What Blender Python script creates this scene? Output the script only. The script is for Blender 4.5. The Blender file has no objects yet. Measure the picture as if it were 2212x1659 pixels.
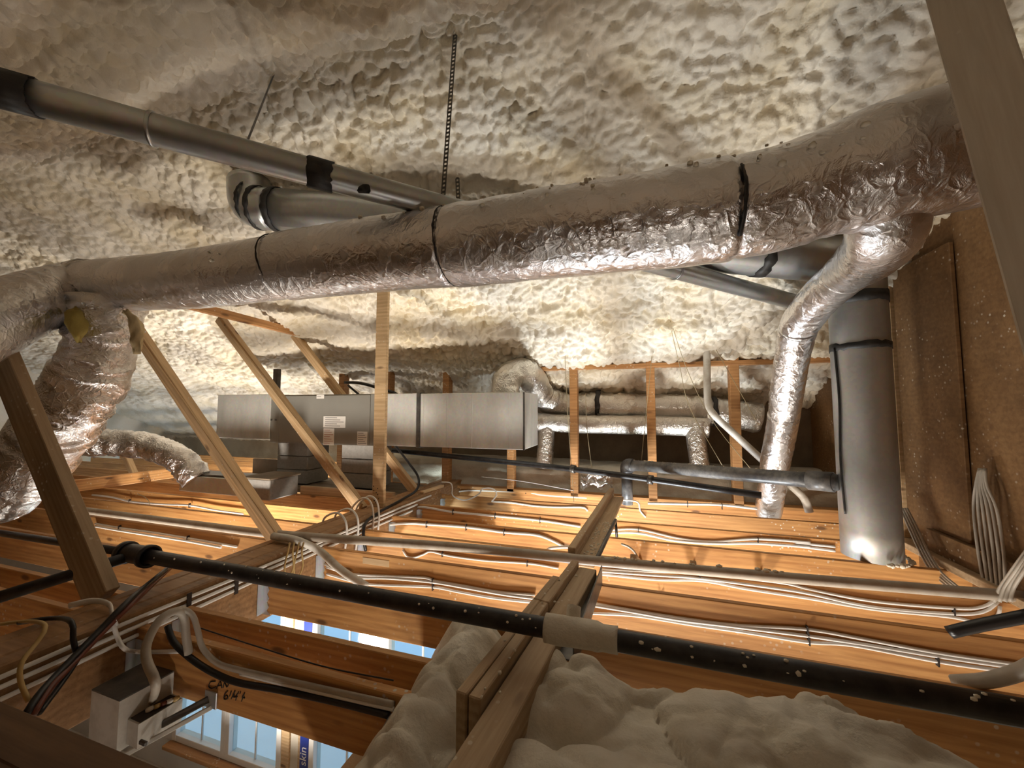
import bpy, bmesh, math, random
import numpy as np
from mathutils import Vector, Matrix

random.seed(7)
scene = bpy.context.scene
COL = scene.collection

# ------------------------------------------------------------------ camera
F_PX, CX, CY = 840.0, 1106.0, 829.5
TH, PH = math.radians(17.8), math.radians(3.7)
CAM = np.array([0.0, 0.0, 1.05])
cam_data = bpy.data.cameras.new("camera")
cam_data.sensor_fit = 'HORIZONTAL'
cam_data.sensor_width = 36.0
cam_data.lens = F_PX / 2212.0 * 36.0
cam_data.clip_start = 0.02
cam_data.clip_end = 200
cam = bpy.data.objects.new("camera", cam_data)
COL.objects.link(cam)
cam.location = CAM
cam.rotation_euler = (math.pi / 2 + PH, 0, TH)
scene.camera = cam

# ------------------------------------------------------------------ world, exposure
world = bpy.data.worlds.new("world")
scene.world = world
world.use_nodes = True
wn = world.node_tree
bg = wn.nodes["Background"]
bg.inputs[0].default_value = (0.42, 0.70, 1.0, 1)
bg.inputs[1].default_value = 1.6
scene.view_settings.view_transform = 'Standard'
scene.view_settings.look = 'None'
scene.view_settings.gamma = 1.0
scene.view_settings.use_curve_mapping = False
scene.view_settings.exposure = 0.34
scene.cycles.max_bounces = 7
scene.cycles.diffuse_bounces = 4
scene.cycles.glossy_bounces = 3
scene.cycles.use_adaptive_sampling = True
scene.cycles.adaptive_threshold = 0.1
scene.cycles.transparent_max_bounces = 12
scene.cycles.sample_clamp_indirect = 6.0

# the work lights standing on the storey below, last two added as unseen fill: (foot, aim point, watts, beam spread, colour)
WORK_LIGHTS = [
    ((-0.9, 1.5, -3.3), (-0.5, 5.2, 2.0), 46, 120, (1.0, 0.92, 0.82)),
    ((0.8, 2.0, -3.3), (0.4, 5.2, 2.0), 28, 120, (1.0, 0.92, 0.82)),
    ((-3.9, 1.7, -3.3), (-3.7, 6.2, 2.0), 95, 105, (1.0, 0.92, 0.82)),
    ((-0.40, 3.66, -3.3), (-0.10, 4.4, 2.0), 40, 90, (0.88, 0.95, 1.0)),
    ((-6.0, 4.5, -3.3), (-5.8, 5.2, 2.0), 120, 150, (1.0, 0.92, 0.82)),  # added lamp, brightens the far left joists and foam
    ((0.45, -1.0, -3.3), (0.9, 0.8, 2.0), 24, 180, (1.0, 0.92, 0.82)),  # added lamp behind the viewer, fills the near stud and foam
]

# ------------------------------------------------------------------ picture rays to places in the room
_fw = np.array([-math.sin(TH) * math.cos(PH), math.cos(TH) * math.cos(PH), math.sin(PH)])
_rt = np.array([math.cos(TH), math.sin(TH), 0.0])
_up = np.cross(_rt, _fw)
def ray(x, y): return _fw + _rt * (x - CX) / F_PX + _up * (CY - y) / F_PX
def PZ(x, y, z):
    r = ray(x, y); return Vector(CAM + r * (z - CAM[2]) / r[2])
def PY(x, y, Y):
    r = ray(x, y); return Vector(CAM + r * Y / r[1])
def PX(x, y, X):
    r = ray(x, y); return Vector(CAM + r * X / r[0])
def PD(x, y, d): return Vector(CAM + ray(x, y) * d)

# ------------------------------------------------------------------ numpy noise
def _hash(ix, iy, iz, seed):
    h = (ix.astype(np.int64) * 374761393 + iy.astype(np.int64) * 668265263 + iz.astype(np.int64) * 2147483647 + seed * 974634777) & 0xffffffff
    h = ((h ^ (h >> 13)) * 1274126177) & 0xffffffff
    h = ((h ^ (h >> 16)) * 2246822519) & 0xffffffff
    return ((h ^ (h >> 15)) & 0xffffff) / float(0xffffff)
def vn(x, y, z=None, seed=0):
    """value noise, -1..1"""
    x = np.asarray(x, float); y = np.asarray(y, float)
    z = np.zeros_like(x) if z is None else np.asarray(z, float)
    ix, iy, iz = np.floor(x), np.floor(y), np.floor(z)
    fx, fy, fz = x - ix, y - iy, z - iz
    fx, fy, fz = [t * t * (3 - 2 * t) for t in (fx, fy, fz)]
    out = 0
    for a in (0, 1):
        for b in (0, 1):
            for c in (0, 1):
                w = (fx if a else 1 - fx) * (fy if b else 1 - fy) * (fz if c else 1 - fz)
                out = out + w * _hash(ix + a, iy + b, iz + c, seed)
    return out * 2 - 1
def worley(x, y, seed=0):
    ix, iy = np.floor(x), np.floor(y)
    best = np.full(np.shape(x), 9.0)
    for a in (-1, 0, 1):
        for b in (-1, 0, 1):
            cx, cy = ix + a, iy + b
            px = cx + _hash(cx, cy, cx * 0, seed); py = cy + _hash(cx, cy, cx * 0, seed + 5)
            best = np.minimum(best, (px - x) ** 2 + (py - y) ** 2)
    return np.sqrt(best)

# ------------------------------------------------------------------ materials
M = {}
def new_mat(name):
    m = bpy.data.materials.new(name); m.use_nodes = True
    nt = m.node_tree
    M[name] = m
    return m, nt, nt.nodes["Principled BSDF"]
def N(nt, t, **kw):
    n = nt.nodes.new(t)
    for k, v in kw.items():
        if k.startswith("i_"):
            key = k[2:]
            key = int(key) if key.isdigit() else key.replace("_", " ")
            n.inputs[key].default_value = v
        else:
            setattr(n, k, v)
    return n
def L(nt, a, b): nt.links.new(a, b)
def ramp(nt, fac, stops):
    r = nt.nodes.new("ShaderNodeValToRGB")
    el = r.color_ramp.elements
    while len(el) < len(stops): el.new(0.5)
    for e, (p, c) in zip(el, stops):
        e.position = p; e.color = (*c, 1) if len(c) == 3 else c
    L(nt, fac, r.inputs[0]); return r.outputs[0]
def mixc(nt, fac, a, b, mode='MIX'):
    n = N(nt, "ShaderNodeMix", data_type='RGBA', blend_type=mode)
    for s, v in ((n.inputs[0], fac), (n.inputs[6], a), (n.inputs[7], b)):
        if hasattr(v, "is_linked"): L(nt, v, s)
        else: s.default_value = v if isinstance(v, (int, float)) else (*v, 1)
    return n.outputs[2]
def math_n(nt, op, a, b=0.0):
    n = N(nt, "ShaderNodeMath", operation=op)
    for s, v in ((n.inputs[0], a), (n.inputs[1], b)):
        if hasattr(v, "is_linked"): L(nt, v, s)
        else: s.default_value = v
    return n.outputs[0]
def coords(nt, scale=(1, 1, 1), rnd=True):
    tc = N(nt, "ShaderNodeTexCoord")
    mp = N(nt, "ShaderNodeMapping"); mp.inputs["Scale"].default_value = scale
    src = tc.outputs["Object"]
    if rnd:
        oi = N(nt, "ShaderNodeObjectInfo")
        va = N(nt, "ShaderNodeVectorMath", operation='MULTIPLY_ADD')
        va.inputs[1].default_value = (37, 17, 23)
        L(nt, oi.outputs["Random"], va.inputs[0]); L(nt, src, va.inputs[2]); src = va.outputs[0]
    L(nt, src, mp.inputs[0]); return mp.outputs[0]
def bump(nt, bsdf, h, strength=0.3, dist=0.01, prev=None):
    b = N(nt, "ShaderNodeBump"); b.inputs["Strength"].default_value = strength; b.inputs["Distance"].default_value = dist
    L(nt, h, b.inputs["Height"])
    if prev is not None: L(nt, prev, b.inputs["Normal"])
    if bsdf is not None: L(nt, b.outputs[0], bsdf.inputs["Normal"])
    return b.outputs[0]

def plain(name, col, rough=0.5, metal=0.0, dirt=0.0, dirtcol=(0.25, 0.2, 0.14), scale=12, bumps=0.0):
    m, nt, b = new_mat(name)
    b.inputs["Roughness"].default_value = rough; b.inputs["Metallic"].default_value = metal
    if dirt:
        n = N(nt, "ShaderNodeTexNoise", i_Scale=scale, i_Detail=5.0, i_Roughness=0.65)
        L(nt, coords(nt), n.inputs[0])
        f = ramp(nt, n.outputs[0], [(0.42, (0, 0, 0)), (0.72, (dirt,) * 3)])
        L(nt, mixc(nt, f, col, dirtcol), b.inputs["Base Color"])
        if bumps: bump(nt, b, n.outputs[0], bumps, 0.004)
    else:
        b.inputs["Base Color"].default_value = (*col, 1)
    return m

def wood(name, light, dark, knot=1.0, speck=0.0, rough=0.55, ringscale=1.0, wave=0.14):
    m, nt, b = new_mat(name)
    c1 = coords(nt, (1.0, 16, 16))
    g = N(nt, "ShaderNodeTexNoise", i_Scale=2.2, i_Detail=4.0, i_Roughness=0.65, i_Distortion=0.5); L(nt, c1, g.inputs[0])
    c2 = coords(nt, (0.35 * ringscale, 5, 5))
    w = N(nt, "ShaderNodeTexWave", i_Scale=1.7, i_Distortion=7.0, i_Detail=2.0)
    w.inputs["Detail Scale"].default_value = 0.7
    w.bands_direction = 'Z'; L(nt, c2, w.inputs[0])
    f = math_n(nt, 'ADD', math_n(nt, 'MULTIPLY', g.outputs[0], 0.86), math_n(nt, 'MULTIPLY', w.outputs[1], wave))
    col = ramp(nt, f, [(0.28, dark), (0.66, light)])
    # broad stains along the board
    st = N(nt, "ShaderNodeTexNoise", i_Scale=1.3, i_Detail=3.0); L(nt, coords(nt, (1, 4, 4)), st.inputs[0])
    sf = ramp(nt, st.outputs[0], [(0.5, (0, 0, 0)), (0.78, (0.45,) * 3)])
    col = mixc(nt, sf, col, tuple(0.55 * x for x in dark))
    oi = N(nt, "ShaderNodeObjectInfo")
    hv = N(nt, "ShaderNodeHueSaturation")
    L(nt, math_n(nt, 'ADD', math_n(nt, 'MULTIPLY', oi.outputs["Random"], 0.3), 0.84), hv.inputs["Value"])
    L(nt, col, hv.inputs["Color"]); col = hv.outputs[0]
    if knot:
        v = N(nt, "ShaderNodeTexVoronoi", i_Scale=1.0); L(nt, coords(nt, (2.4, 6.5, 6.5)), v.inputs[0])
        kf = ramp(nt, v.outputs["Distance"], [(0.07, (0.85 * knot,) * 3), (0.14, (0, 0, 0))])
        col = mixc(nt, kf, col, (0.09, 0.035, 0.012))
    if speck:
        v2 = N(nt, "ShaderNodeTexVoronoi", i_Scale=26.0); L(nt, coords(nt), v2.inputs[0])
        n2 = N(nt, "ShaderNodeTexNoise", i_Scale=3.0); L(nt, coords(nt), n2.inputs[0])
        s1 = ramp(nt, v2.outputs["Distance"], [(0.14, (1, 1, 1)), (0.22, (0, 0, 0))])
        s2 = ramp(nt, n2.outputs[0], [(0.62 - 0.14 * speck, (0, 0, 0)), (0.72, (1, 1, 1))])
        col = mixc(nt, math_n(nt, 'MULTIPLY', s1, s2), col, (0.72, 0.66, 0.54))
    L(nt, col, b.inputs["Base Color"])
    b.inputs["Roughness"].default_value = rough
    bump(nt, b, g.outputs[0], 0.18, 0.004)
    return m

def foam(name, c1, c2, sc=1.0, fine=0.5):
    m, nt, b = new_mat(name)
    n = N(nt, "ShaderNodeTexNoise", i_Scale=1.7 * sc, i_Detail=5.0, i_Roughness=0.6); L(nt, coords(nt, rnd=False), n.inputs[0])
    col = ramp(nt, n.outputs[0], [(0.34, c2), (0.58, c1)])
    L(nt, col, b.inputs["Base Color"])
    b.inputs["Roughness"].default_value = 0.62
    b.inputs["Specular IOR Level"].default_value = 0.35
    n2 = N(nt, "ShaderNodeTexNoise", i_Scale=24.0 * sc, i_Detail=3.0, i_Roughness=0.6); L(nt, coords(nt, rnd=False), n2.inputs[0])
    bump(nt, b, n2.outputs[0], fine, 0.035)
    return m

def foil(name, col, rough=0.24, crinkle=0.5, sc=1.0):
    m, nt, b = new_mat(name)
    b.inputs["Metallic"].default_value = 1.0
    c = coords(nt, rnd=False)
    d = N(nt, "ShaderNodeTexNoise", i_Scale=5.0 * sc, i_Detail=3.0); L(nt, c, d.inputs[0])
    mx = mixc(nt, 0.16, c, d.outputs["Color"], 'ADD')
    v = N(nt, "ShaderNodeTexVoronoi", i_Scale=11.0 * sc, feature='DISTANCE_TO_EDGE'); L(nt, mx, v.inputs[0])
    h1 = ramp(nt, v.outputs["Distance"], [(0.0, (1, 1, 1)), (0.10, (0.2, 0.2, 0.2)), (0.5, (0, 0, 0))])
    n = N(nt, "ShaderNodeTexNoise", i_Scale=22.0 * sc, i_Detail=5.0, i_Roughness=0.6, i_Distortion=1.2); L(nt, c, n.inputs[0])
    p = bump(nt, None, n.outputs[0], crinkle, 0.012)
    bump(nt, b, h1, crinkle * 0.55, 0.006, p)
    n3 = N(nt, "ShaderNodeTexNoise", i_Scale=3.0, i_Detail=3.0); L(nt, c, n3.inputs[0])
    L(nt, ramp(nt, n3.outputs[0], [(0.35, (rough,) * 3), (0.7, (rough + 0.16,) * 3)]), b.inputs["Roughness"])
    L(nt, mixc(nt, ramp(nt, n3.outputs[0], [(0.45, (0, 0, 0)), (0.75, (0.5,) * 3)]), col, tuple(0.78 * x for x in col)), b.inputs["Base Color"])
    return m

def galv(name, col, rough=0.3, metal=0.92):
    m, nt, b = new_mat(name)
    b.inputs["Metallic"].default_value = metal
    c = coords(nt)
    v = N(nt, "ShaderNodeTexVoronoi", i_Scale=45.0); L(nt, c, v.inputs[0])
    n = N(nt, "ShaderNodeTexNoise", i_Scale=3.5, i_Detail=5.0); L(nt, coords(nt, (1, 1, 0.4)), n.inputs[0])
    a = mixc(nt, 0.10, col, v.outputs["Color"], 'MULTIPLY')
    f = ramp(nt, n.outputs[0], [(0.4, (0, 0, 0)), (0.75, (0.6,) * 3)])
    L(nt, mixc(nt, f, a, tuple(0.45 * x for x in col)), b.inputs["Base Color"])
    L(nt, ramp(nt, n.outputs[0], [(0.3, (rough,) * 3), (0.7, (rough + 0.18,) * 3)]), b.inputs["Roughness"])
    return m

foam("ceiling_foam", (0.80, 0.735, 0.62), (0.73, 0.63, 0.45), 1.0, 0.3)
foam("white_foam", (0.73, 0.68, 0.58), (0.62, 0.55, 0.43), 1.6, 0.2)
foam("eave_foam", (0.66, 0.62, 0.52), (0.5, 0.45, 0.36), 1.2, 0.3)
wood("joist_wood", (0.68, 0.36, 0.125), (0.41, 0.175, 0.05), 0.95, 0.6)
wood("stud_wood", (0.62, 0.33, 0.13), (0.40, 0.18, 0.06), 0.8, 0.8)
wood("pale_wood", (0.74, 0.52, 0.29), (0.52, 0.33, 0.16), 0.9, 0.9)
wood("dusty_wood", (0.50, 0.36, 0.22), (0.33, 0.22, 0.12), 0.5, 0.7, 0.7)
wood("beam_wood", (0.48, 0.27, 0.12), (0.26, 0.13, 0.05), 0.3, 1.0)
wood("chalky_wood", (0.66, 0.58, 0.46), (0.54, 0.45, 0.34), 0.5, 0.3, 0.75, 1.0, 0.05)
wood("shaded_wood", (0.16, 0.085, 0.04), (0.09, 0.045, 0.02), 0.0, 0.0, 0.8)  # wood colour darkened to carry the shade on the near board
wood("plywood", (0.25, 0.138, 0.055), (0.155, 0.077, 0.028), 0.4, 0.9, 0.6, 1.0, 0.06)
foil("duct_foil", (0.80, 0.78, 0.78), 0.20, 0.55)
foil("flex_foil", (0.78, 0.76, 0.75), 0.2, 0.75, 1.3)
foil("far_foil", (0.80, 0.77, 0.71), 0.26, 0.8, 1.5)
galv("galvanized", (0.60, 0.62, 0.62), 0.28)
galv("flue_metal", (0.54, 0.53, 0.50), 0.48)
galv("sheet_metal", (0.72, 0.71, 0.66), 0.5, 0.45)
galv("hanger_metal", (0.72, 0.75, 0.78), 0.35)
plain("dark_steel", (0.10, 0.095, 0.09), 0.42, 0.6, 0.5, (0.3, 0.27, 0.22), 9)
plain("black_iron", (0.016, 0.015, 0.016), 0.42, 0.0, 0.45, (0.09, 0.08, 0.07), 14, 0.15)
plain("vent_plastic", (0.06, 0.062, 0.066), 0.38, 0.0, 0.7, (0.32, 0.30, 0.27), 7)
plain("pvc", (0.72, 0.69, 0.62), 0.45, 0.0, 0.75, (0.42, 0.34, 0.24), 8)
plain("dusty_pipe", (0.50, 0.44, 0.36), 0.55, 0.0, 0.7, (0.30, 0.22, 0.14), 8)
plain("white_cable", (0.86, 0.84, 0.80), 0.38, 0.0, 0.3, (0.5, 0.42, 0.32), 8)
plain("dull_cable", (0.48, 0.43, 0.36), 0.5, 0.0, 0.5, (0.26, 0.22, 0.16), 9)
plain("tan_cable", (0.52, 0.36, 0.14), 0.5)
plain("black_cable", (0.012, 0.011, 0.011), 0.35)
plain("red_brown_cable", (0.14, 0.035, 0.016), 0.4)
plain("tape_black", (0.018, 0.017, 0.016), 0.55, 0.0, 0.5, (0.07, 0.06, 0.05), 20, 0.3)
plain("seam_dark", (0.03, 0.022, 0.018), 0.6)
plain("flap_fiber", (0.55, 0.43, 0.24), 0.9, 0.0, 0.5, (0.4, 0.3, 0.15), 25, 0.5)
plain("spatter", (0.74, 0.67, 0.54), 0.7)
plain("fiberglass", (0.34, 0.26, 0.07), 0.9, 0.0, 0.6, (0.45, 0.34, 0.08), 25, 0.8)
plain("unit_paint", (0.30, 0.29, 0.255), 0.45, 0.25, 0.3, (0.22, 0.2, 0.17), 4)
plain("concrete", (0.26, 0.245, 0.22), 0.9, 0.0, 0.6, (0.17, 0.16, 0.14), 30, 0.4)
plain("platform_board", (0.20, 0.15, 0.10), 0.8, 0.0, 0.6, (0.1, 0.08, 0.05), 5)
plain("paper", (0.78, 0.75, 0.69), 0.7)
plain("print_ink", (0.16, 0.15, 0.15), 0.7)
plain("print_red", (0.42, 0.16, 0.12), 0.7)
plain("ink", (0.02, 0.015, 0.012), 0.6)
plain("vinyl", (0.80, 0.78, 0.74), 0.4)
plain("blue_wrap", (0.012, 0.03, 0.22), 0.3, 0.0, 0.3, (0.02, 0.05, 0.35), 10)
plain("drywall", (0.72, 0.72, 0.70), 0.85, 0.0, 0.35, (0.55, 0.53, 0.5), 3)
plain("subfloor", (0.62, 0.62, 0.60), 0.8, 0.0, 0.5, (0.42, 0.40, 0.37), 5)
plain("snow", (0.82, 0.86, 0.9), 0.8)
plain("fixture_white", (0.60, 0.58, 0.53), 0.5, 0.0, 0.6, (0.28, 0.25, 0.2), 8)
plain("string", (0.42, 0.34, 0.20), 0.8)
plain("lamp_yellow", (0.7, 0.42, 0.03), 0.4)
m_, nt_, b_ = new_mat("lamp_lens"); b_.inputs["Emission Color"].default_value = (1, 0.9, 0.75, 1); b_.inputs["Emission Strength"].default_value = 4.0
# clear window glass
m_, nt_, b_ = new_mat("window_glass")
nt_.nodes.remove(b_)
tr = N(nt_, "ShaderNodeBsdfTransparent"); tr.inputs[0].default_value = (0.82, 0.93, 0.98, 1)
gl = N(nt_, "ShaderNodeBsdfGlossy"); gl.inputs["Roughness"].default_value = 0.03
ms = N(nt_, "ShaderNodeMixShader"); ms.inputs[0].default_value = 0.05; L(nt_, tr.outputs[0], ms.inputs[1]); L(nt_, gl.outputs[0], ms.inputs[2])
L(nt_, ms.outputs[0], nt_.nodes["Material Output"].inputs[0])

# ------------------------------------------------------------------ object helpers
WM = {}                                            # world matrices of what has been placed
def put(o, mw, parent=None):
    if parent is not None:
        o.parent = parent
        o.matrix_basis = WM[parent.name].inverted() @ mw
    else:
        o.matrix_basis = mw
    WM[o.name] = mw
    return o
def tag(o, label, cat, group=None):
    o["label"] = label; o["category"] = cat
    if group: o["group"] = group
    return o
def structure(o, label=None):
    o["kind"] = "structure"
    if label: o["label"] = label
    return o
def empty(name, loc):
    o = bpy.data.objects.new(name, None); o.empty_display_size = 0.1
    COL.objects.link(o)
    return put(o, Matrix.Translation(Vector(loc)))
def thing(name, label, cat, loc, group=None):
    return tag(empty(name, loc), label, cat, group)
def obj_from(name, verts, faces, mat, parent=None, origin=None, smooth=True, mw=None):
    me = bpy.data.meshes.new(name)
    v = np.asarray(verts, float).reshape(-1, 3)
    if mw is None:
        o0 = np.array(origin if origin is not None else v[0])
        mw = Matrix.Translation(Vector(o0)); v = v - o0
    me.from_pydata(v.tolist(), [], [list(map(int, f)) for f in faces])
    me.polygons.foreach_set("use_smooth", [smooth] * len(me.polygons))
    me.materials.append(M[mat] if isinstance(mat, str) else mat)
    me.update()
    o = bpy.data.objects.new(name, me); COL.objects.link(o)
    return put(o, mw, parent)
def grid_obj(name, P, mat, parent=None, origin=(0, 0, 0), flip=False):
    nu, nv = P.shape[:2]
    me = bpy.data.meshes.new(name)
    v = (P.reshape(-1, 3) - np.array(origin)).astype(np.float32)
    i = np.arange(nu * nv).reshape(nu, nv)
    q = np.stack([i[:-1, :-1], i[1:, :-1], i[1:, 1:], i[:-1, 1:]], -1).reshape(-1, 4)
    if flip: q = q[:, ::-1]
    me.vertices.add(len(v)); me.vertices.foreach_set("co", v.ravel())
    me.loops.add(q.size); me.loops.foreach_set("vertex_index", q.ravel().astype(np.int32))
    me.polygons.add(len(q)); me.polygons.foreach_set("loop_start", np.arange(0, q.size, 4, dtype=np.int32))
    me.polygons.foreach_set("use_smooth", np.ones(len(q), bool))
    me.materials.append(M[mat]); me.update(calc_edges=True); me.validate()
    o = bpy.data.objects.new(name, me); COL.objects.link(o)
    return put(o, Matrix.Translation(Vector(origin)), parent)

def box_mesh(name, lx, ly, lz, bev=0.004):
    bm = bmesh.new()
    bmesh.ops.create_cube(bm, size=1.0)
    bmesh.ops.scale(bm, vec=(lx, ly, lz), verts=bm.verts)
    if bev:
        bmesh.ops.bevel(bm, geom=bm.edges[:], offset=min(bev, 0.3 * min(lx, ly, lz)), segments=1, affect='EDGES')
    me = bpy.data.meshes.new(name); bm.to_mesh(me); bm.free()
    return me
_boxes = {}
def box(name, c, dims, mat, parent=None, rot=None, bev=0.004):
    key = (tuple(round(d, 4) for d in dims), mat, bev)
    if key not in _boxes:
        me = box_mesh(name, *dims, bev); me.materials.append(M[mat]); _boxes[key] = me
    o = bpy.data.objects.new(name, _boxes[key]); COL.objects.link(o)
    mw = Matrix.Translation(Vector(c))
    if rot is not None: mw = mw @ rot
    return put(o, mw, parent)
def bounds(name, x0, x1, y0, y1, z0, z1, mat, parent=None, bev=0.004):
    return box(name, ((x0 + x1) / 2, (y0 + y1) / 2, (z0 + z1) / 2), (x1 - x0, y1 - y0, z1 - z0), mat, parent, None, bev)
def plank(name, p0, p1, w, h, mat, parent=None, up=(0, 0, 1), bev=0.004):
    """board whose centre line runs p0-p1; w across, h along 'up'"""
    p0, p1 = Vector(p0), Vector(p1)
    x = (p1 - p0); ln = x.length; x.normalize()
    u = Vector(up); y = u.cross(x).normalized(); z = x.cross(y)
    R = Matrix((x, y, z)).transposed().to_4x4()
    return box(name, (p0 + p1) / 2, (round(ln, 3), w, h), mat, parent, R, bev)

def smooth_path(pts, step):
    P = [Vector(p) for p in pts]
    if len(P) == 2:
        n = max(2, int((P[1] - P[0]).length / step) + 1)
        return [P[0].lerp(P[1], i / (n - 1)) for i in range(n)]
    P = [P[0] * 2 - P[1]] + P + [P[-1] * 2 - P[-2]]
    out = []
    for i in range(1, len(P) - 2):
        a, b, c, d = P[i - 1:i + 3]
        n = max(2, int((c - b).length / step) + 1)
        for k in range(n):
            t = k / n
            out.append(0.5 * ((2 * b) + (c - a) * t + (2 * a - 5 * b + 4 * c - d) * t * t + (3 * b - a - 3 * c + d) * t ** 3))
    out.append(P[-2])
    return out
def tube_data(pts, r, seg=10, step=0.05, caps=True, disp=None, flat=1.0, raw=False):
    path = [Vector(p) for p in pts] if raw else smooth_path(pts, step)
    n = len(path)
    T = []
    for i in range(n):
        t = path[min(i + 1, n - 1)] - path[max(i - 1, 0)]
        T.append(t.normalized())
    nrm = T[0].orthogonal().normalized()
    if abs(T[0].z) < 0.9: nrm = (Vector((0, 0, 1)) - T[0] * T[0].z).normalized()
    s = np.zeros(n)
    for i in range(1, n): s[i] = s[i - 1] + (path[i] - path[i - 1]).length
    V = np.zeros((n, seg, 3)); ang = np.arange(seg) * 2 * math.pi / seg
    for i in range(n):
        nrm = (nrm - T[i] * nrm.dot(T[i])).normalized()
        bi = T[i].cross(nrm)
        rr = r(s[i] / max(s[-1], 1e-9)) if callable(r) else r
        ra = np.full(seg, rr)
        if disp is not None: ra = ra + disp(s[i], ang, rr)
        V[i] = np.array(path[i]) + np.outer(ra * np.cos(ang), np.array(nrm)) + np.outer(ra * np.sin(ang) * flat, np.array(bi))
    faces = []
    for i in range(n - 1):
        for k in range(seg):
            a = i * seg + k; b = i * seg + (k + 1) % seg
            faces.append((a, b, b + seg, a + seg))
    verts = V.reshape(-1, 3)
    if caps:
        faces.append(tuple(range(seg))[::-1]); faces.append(tuple((n - 1) * seg + k for k in range(seg)))
    return verts, faces, path
def tube(name, pts, r, mat, parent=None, seg=10, step=0.05, disp=None, flat=1.0, caps=True, raw=False):
    v, f, _ = tube_data(pts, r, seg, step, caps, disp, flat, raw)
    return obj_from(name, v, f, mat, parent, origin=pts[0])
def multi(name, parts, mat, parent=None, origin=None, smooth=True):
    """several (verts, faces) in one mesh"""
    V, Fc, k = [], [], 0
    for v, f in parts:
        V.append(np.asarray(v, float)); Fc += [tuple(i + k for i in ff) for ff in f]; k += len(v)
    return obj_from(name, np.concatenate(V), Fc, mat, parent, origin=origin, smooth=smooth)
def ring(name, c, axis, r, w, mat, parent, seg=28, rr=0.0, jag=0.0, seed=0):
    """a band round a pipe: radius r, width w"""
    a = Vector(axis).normalized(); c = Vector(c)
    n = a.orthogonal().normalized(); b = a.cross(n)
    V = []
    rng = random.Random(seed)
    prof = [(-w / 2, -0.002), (-w / 2, 0.003 + rr), (w / 2, 0.003 + rr), (w / 2, -0.002)]
    for i in range(seg):
        t = 2 * math.pi * i / seg
        d = n * math.cos(t) + b * math.sin(t)
        j0, j1 = rng.uniform(-jag, jag), rng.uniform(-jag, jag)
        for q, (ax, ra) in enumerate(prof):
            V.append(c + a * (ax + (j0 if q < 2 else j1)) + d * (r + ra))
    Fc = []
    for i in range(seg):
        for q in range(4):
            x0 = i * 4 + q; x1 = i * 4 + (q + 1) % 4
            y0 = ((i + 1) % seg) * 4 + q; y1 = ((i + 1) % seg) * 4 + (q + 1) % 4
            Fc.append((x0, x1, y1, y0))
    return obj_from(name, [tuple(v) for v in V], Fc, mat, parent, origin=c)
_ico = bmesh.new(); bmesh.ops.create_icosphere(_ico, subdivisions=1, radius=1.0)
ICO_V = np.array([v.co[:] for v in _ico.verts]); ICO_F = [tuple(v.index for v in f.verts) for f in _ico.faces]; _ico.free()
def blobs(parent, spots, mat="spatter", name="foam_splatter", seed=1):
    """foam spatter stuck on a surface; spots = [(pos, radius)]"""
    rng = random.Random(seed); parts = []
    for p, r in spots:
        sc = np.array([rng.uniform(0.7, 1.5), rng.uniform(0.7, 1.3), rng.uniform(0.6, 1.1)]) * r
        parts.append((ICO_V * sc + np.array(p), ICO_F))
    o = multi(name, parts, mat, parent, origin=spots[0][0])
    o["kind"] = "stuff"
    return o

# ================================================================== THE SETTING
SL = 0.577                                         # roof slope
RY, RZ = 1.86, 3.32                                # ridge line of the foam face
def roof_z(Y): return RZ - SL * abs(Y - RY)
XL, XR = -11.5, 2.06
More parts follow.
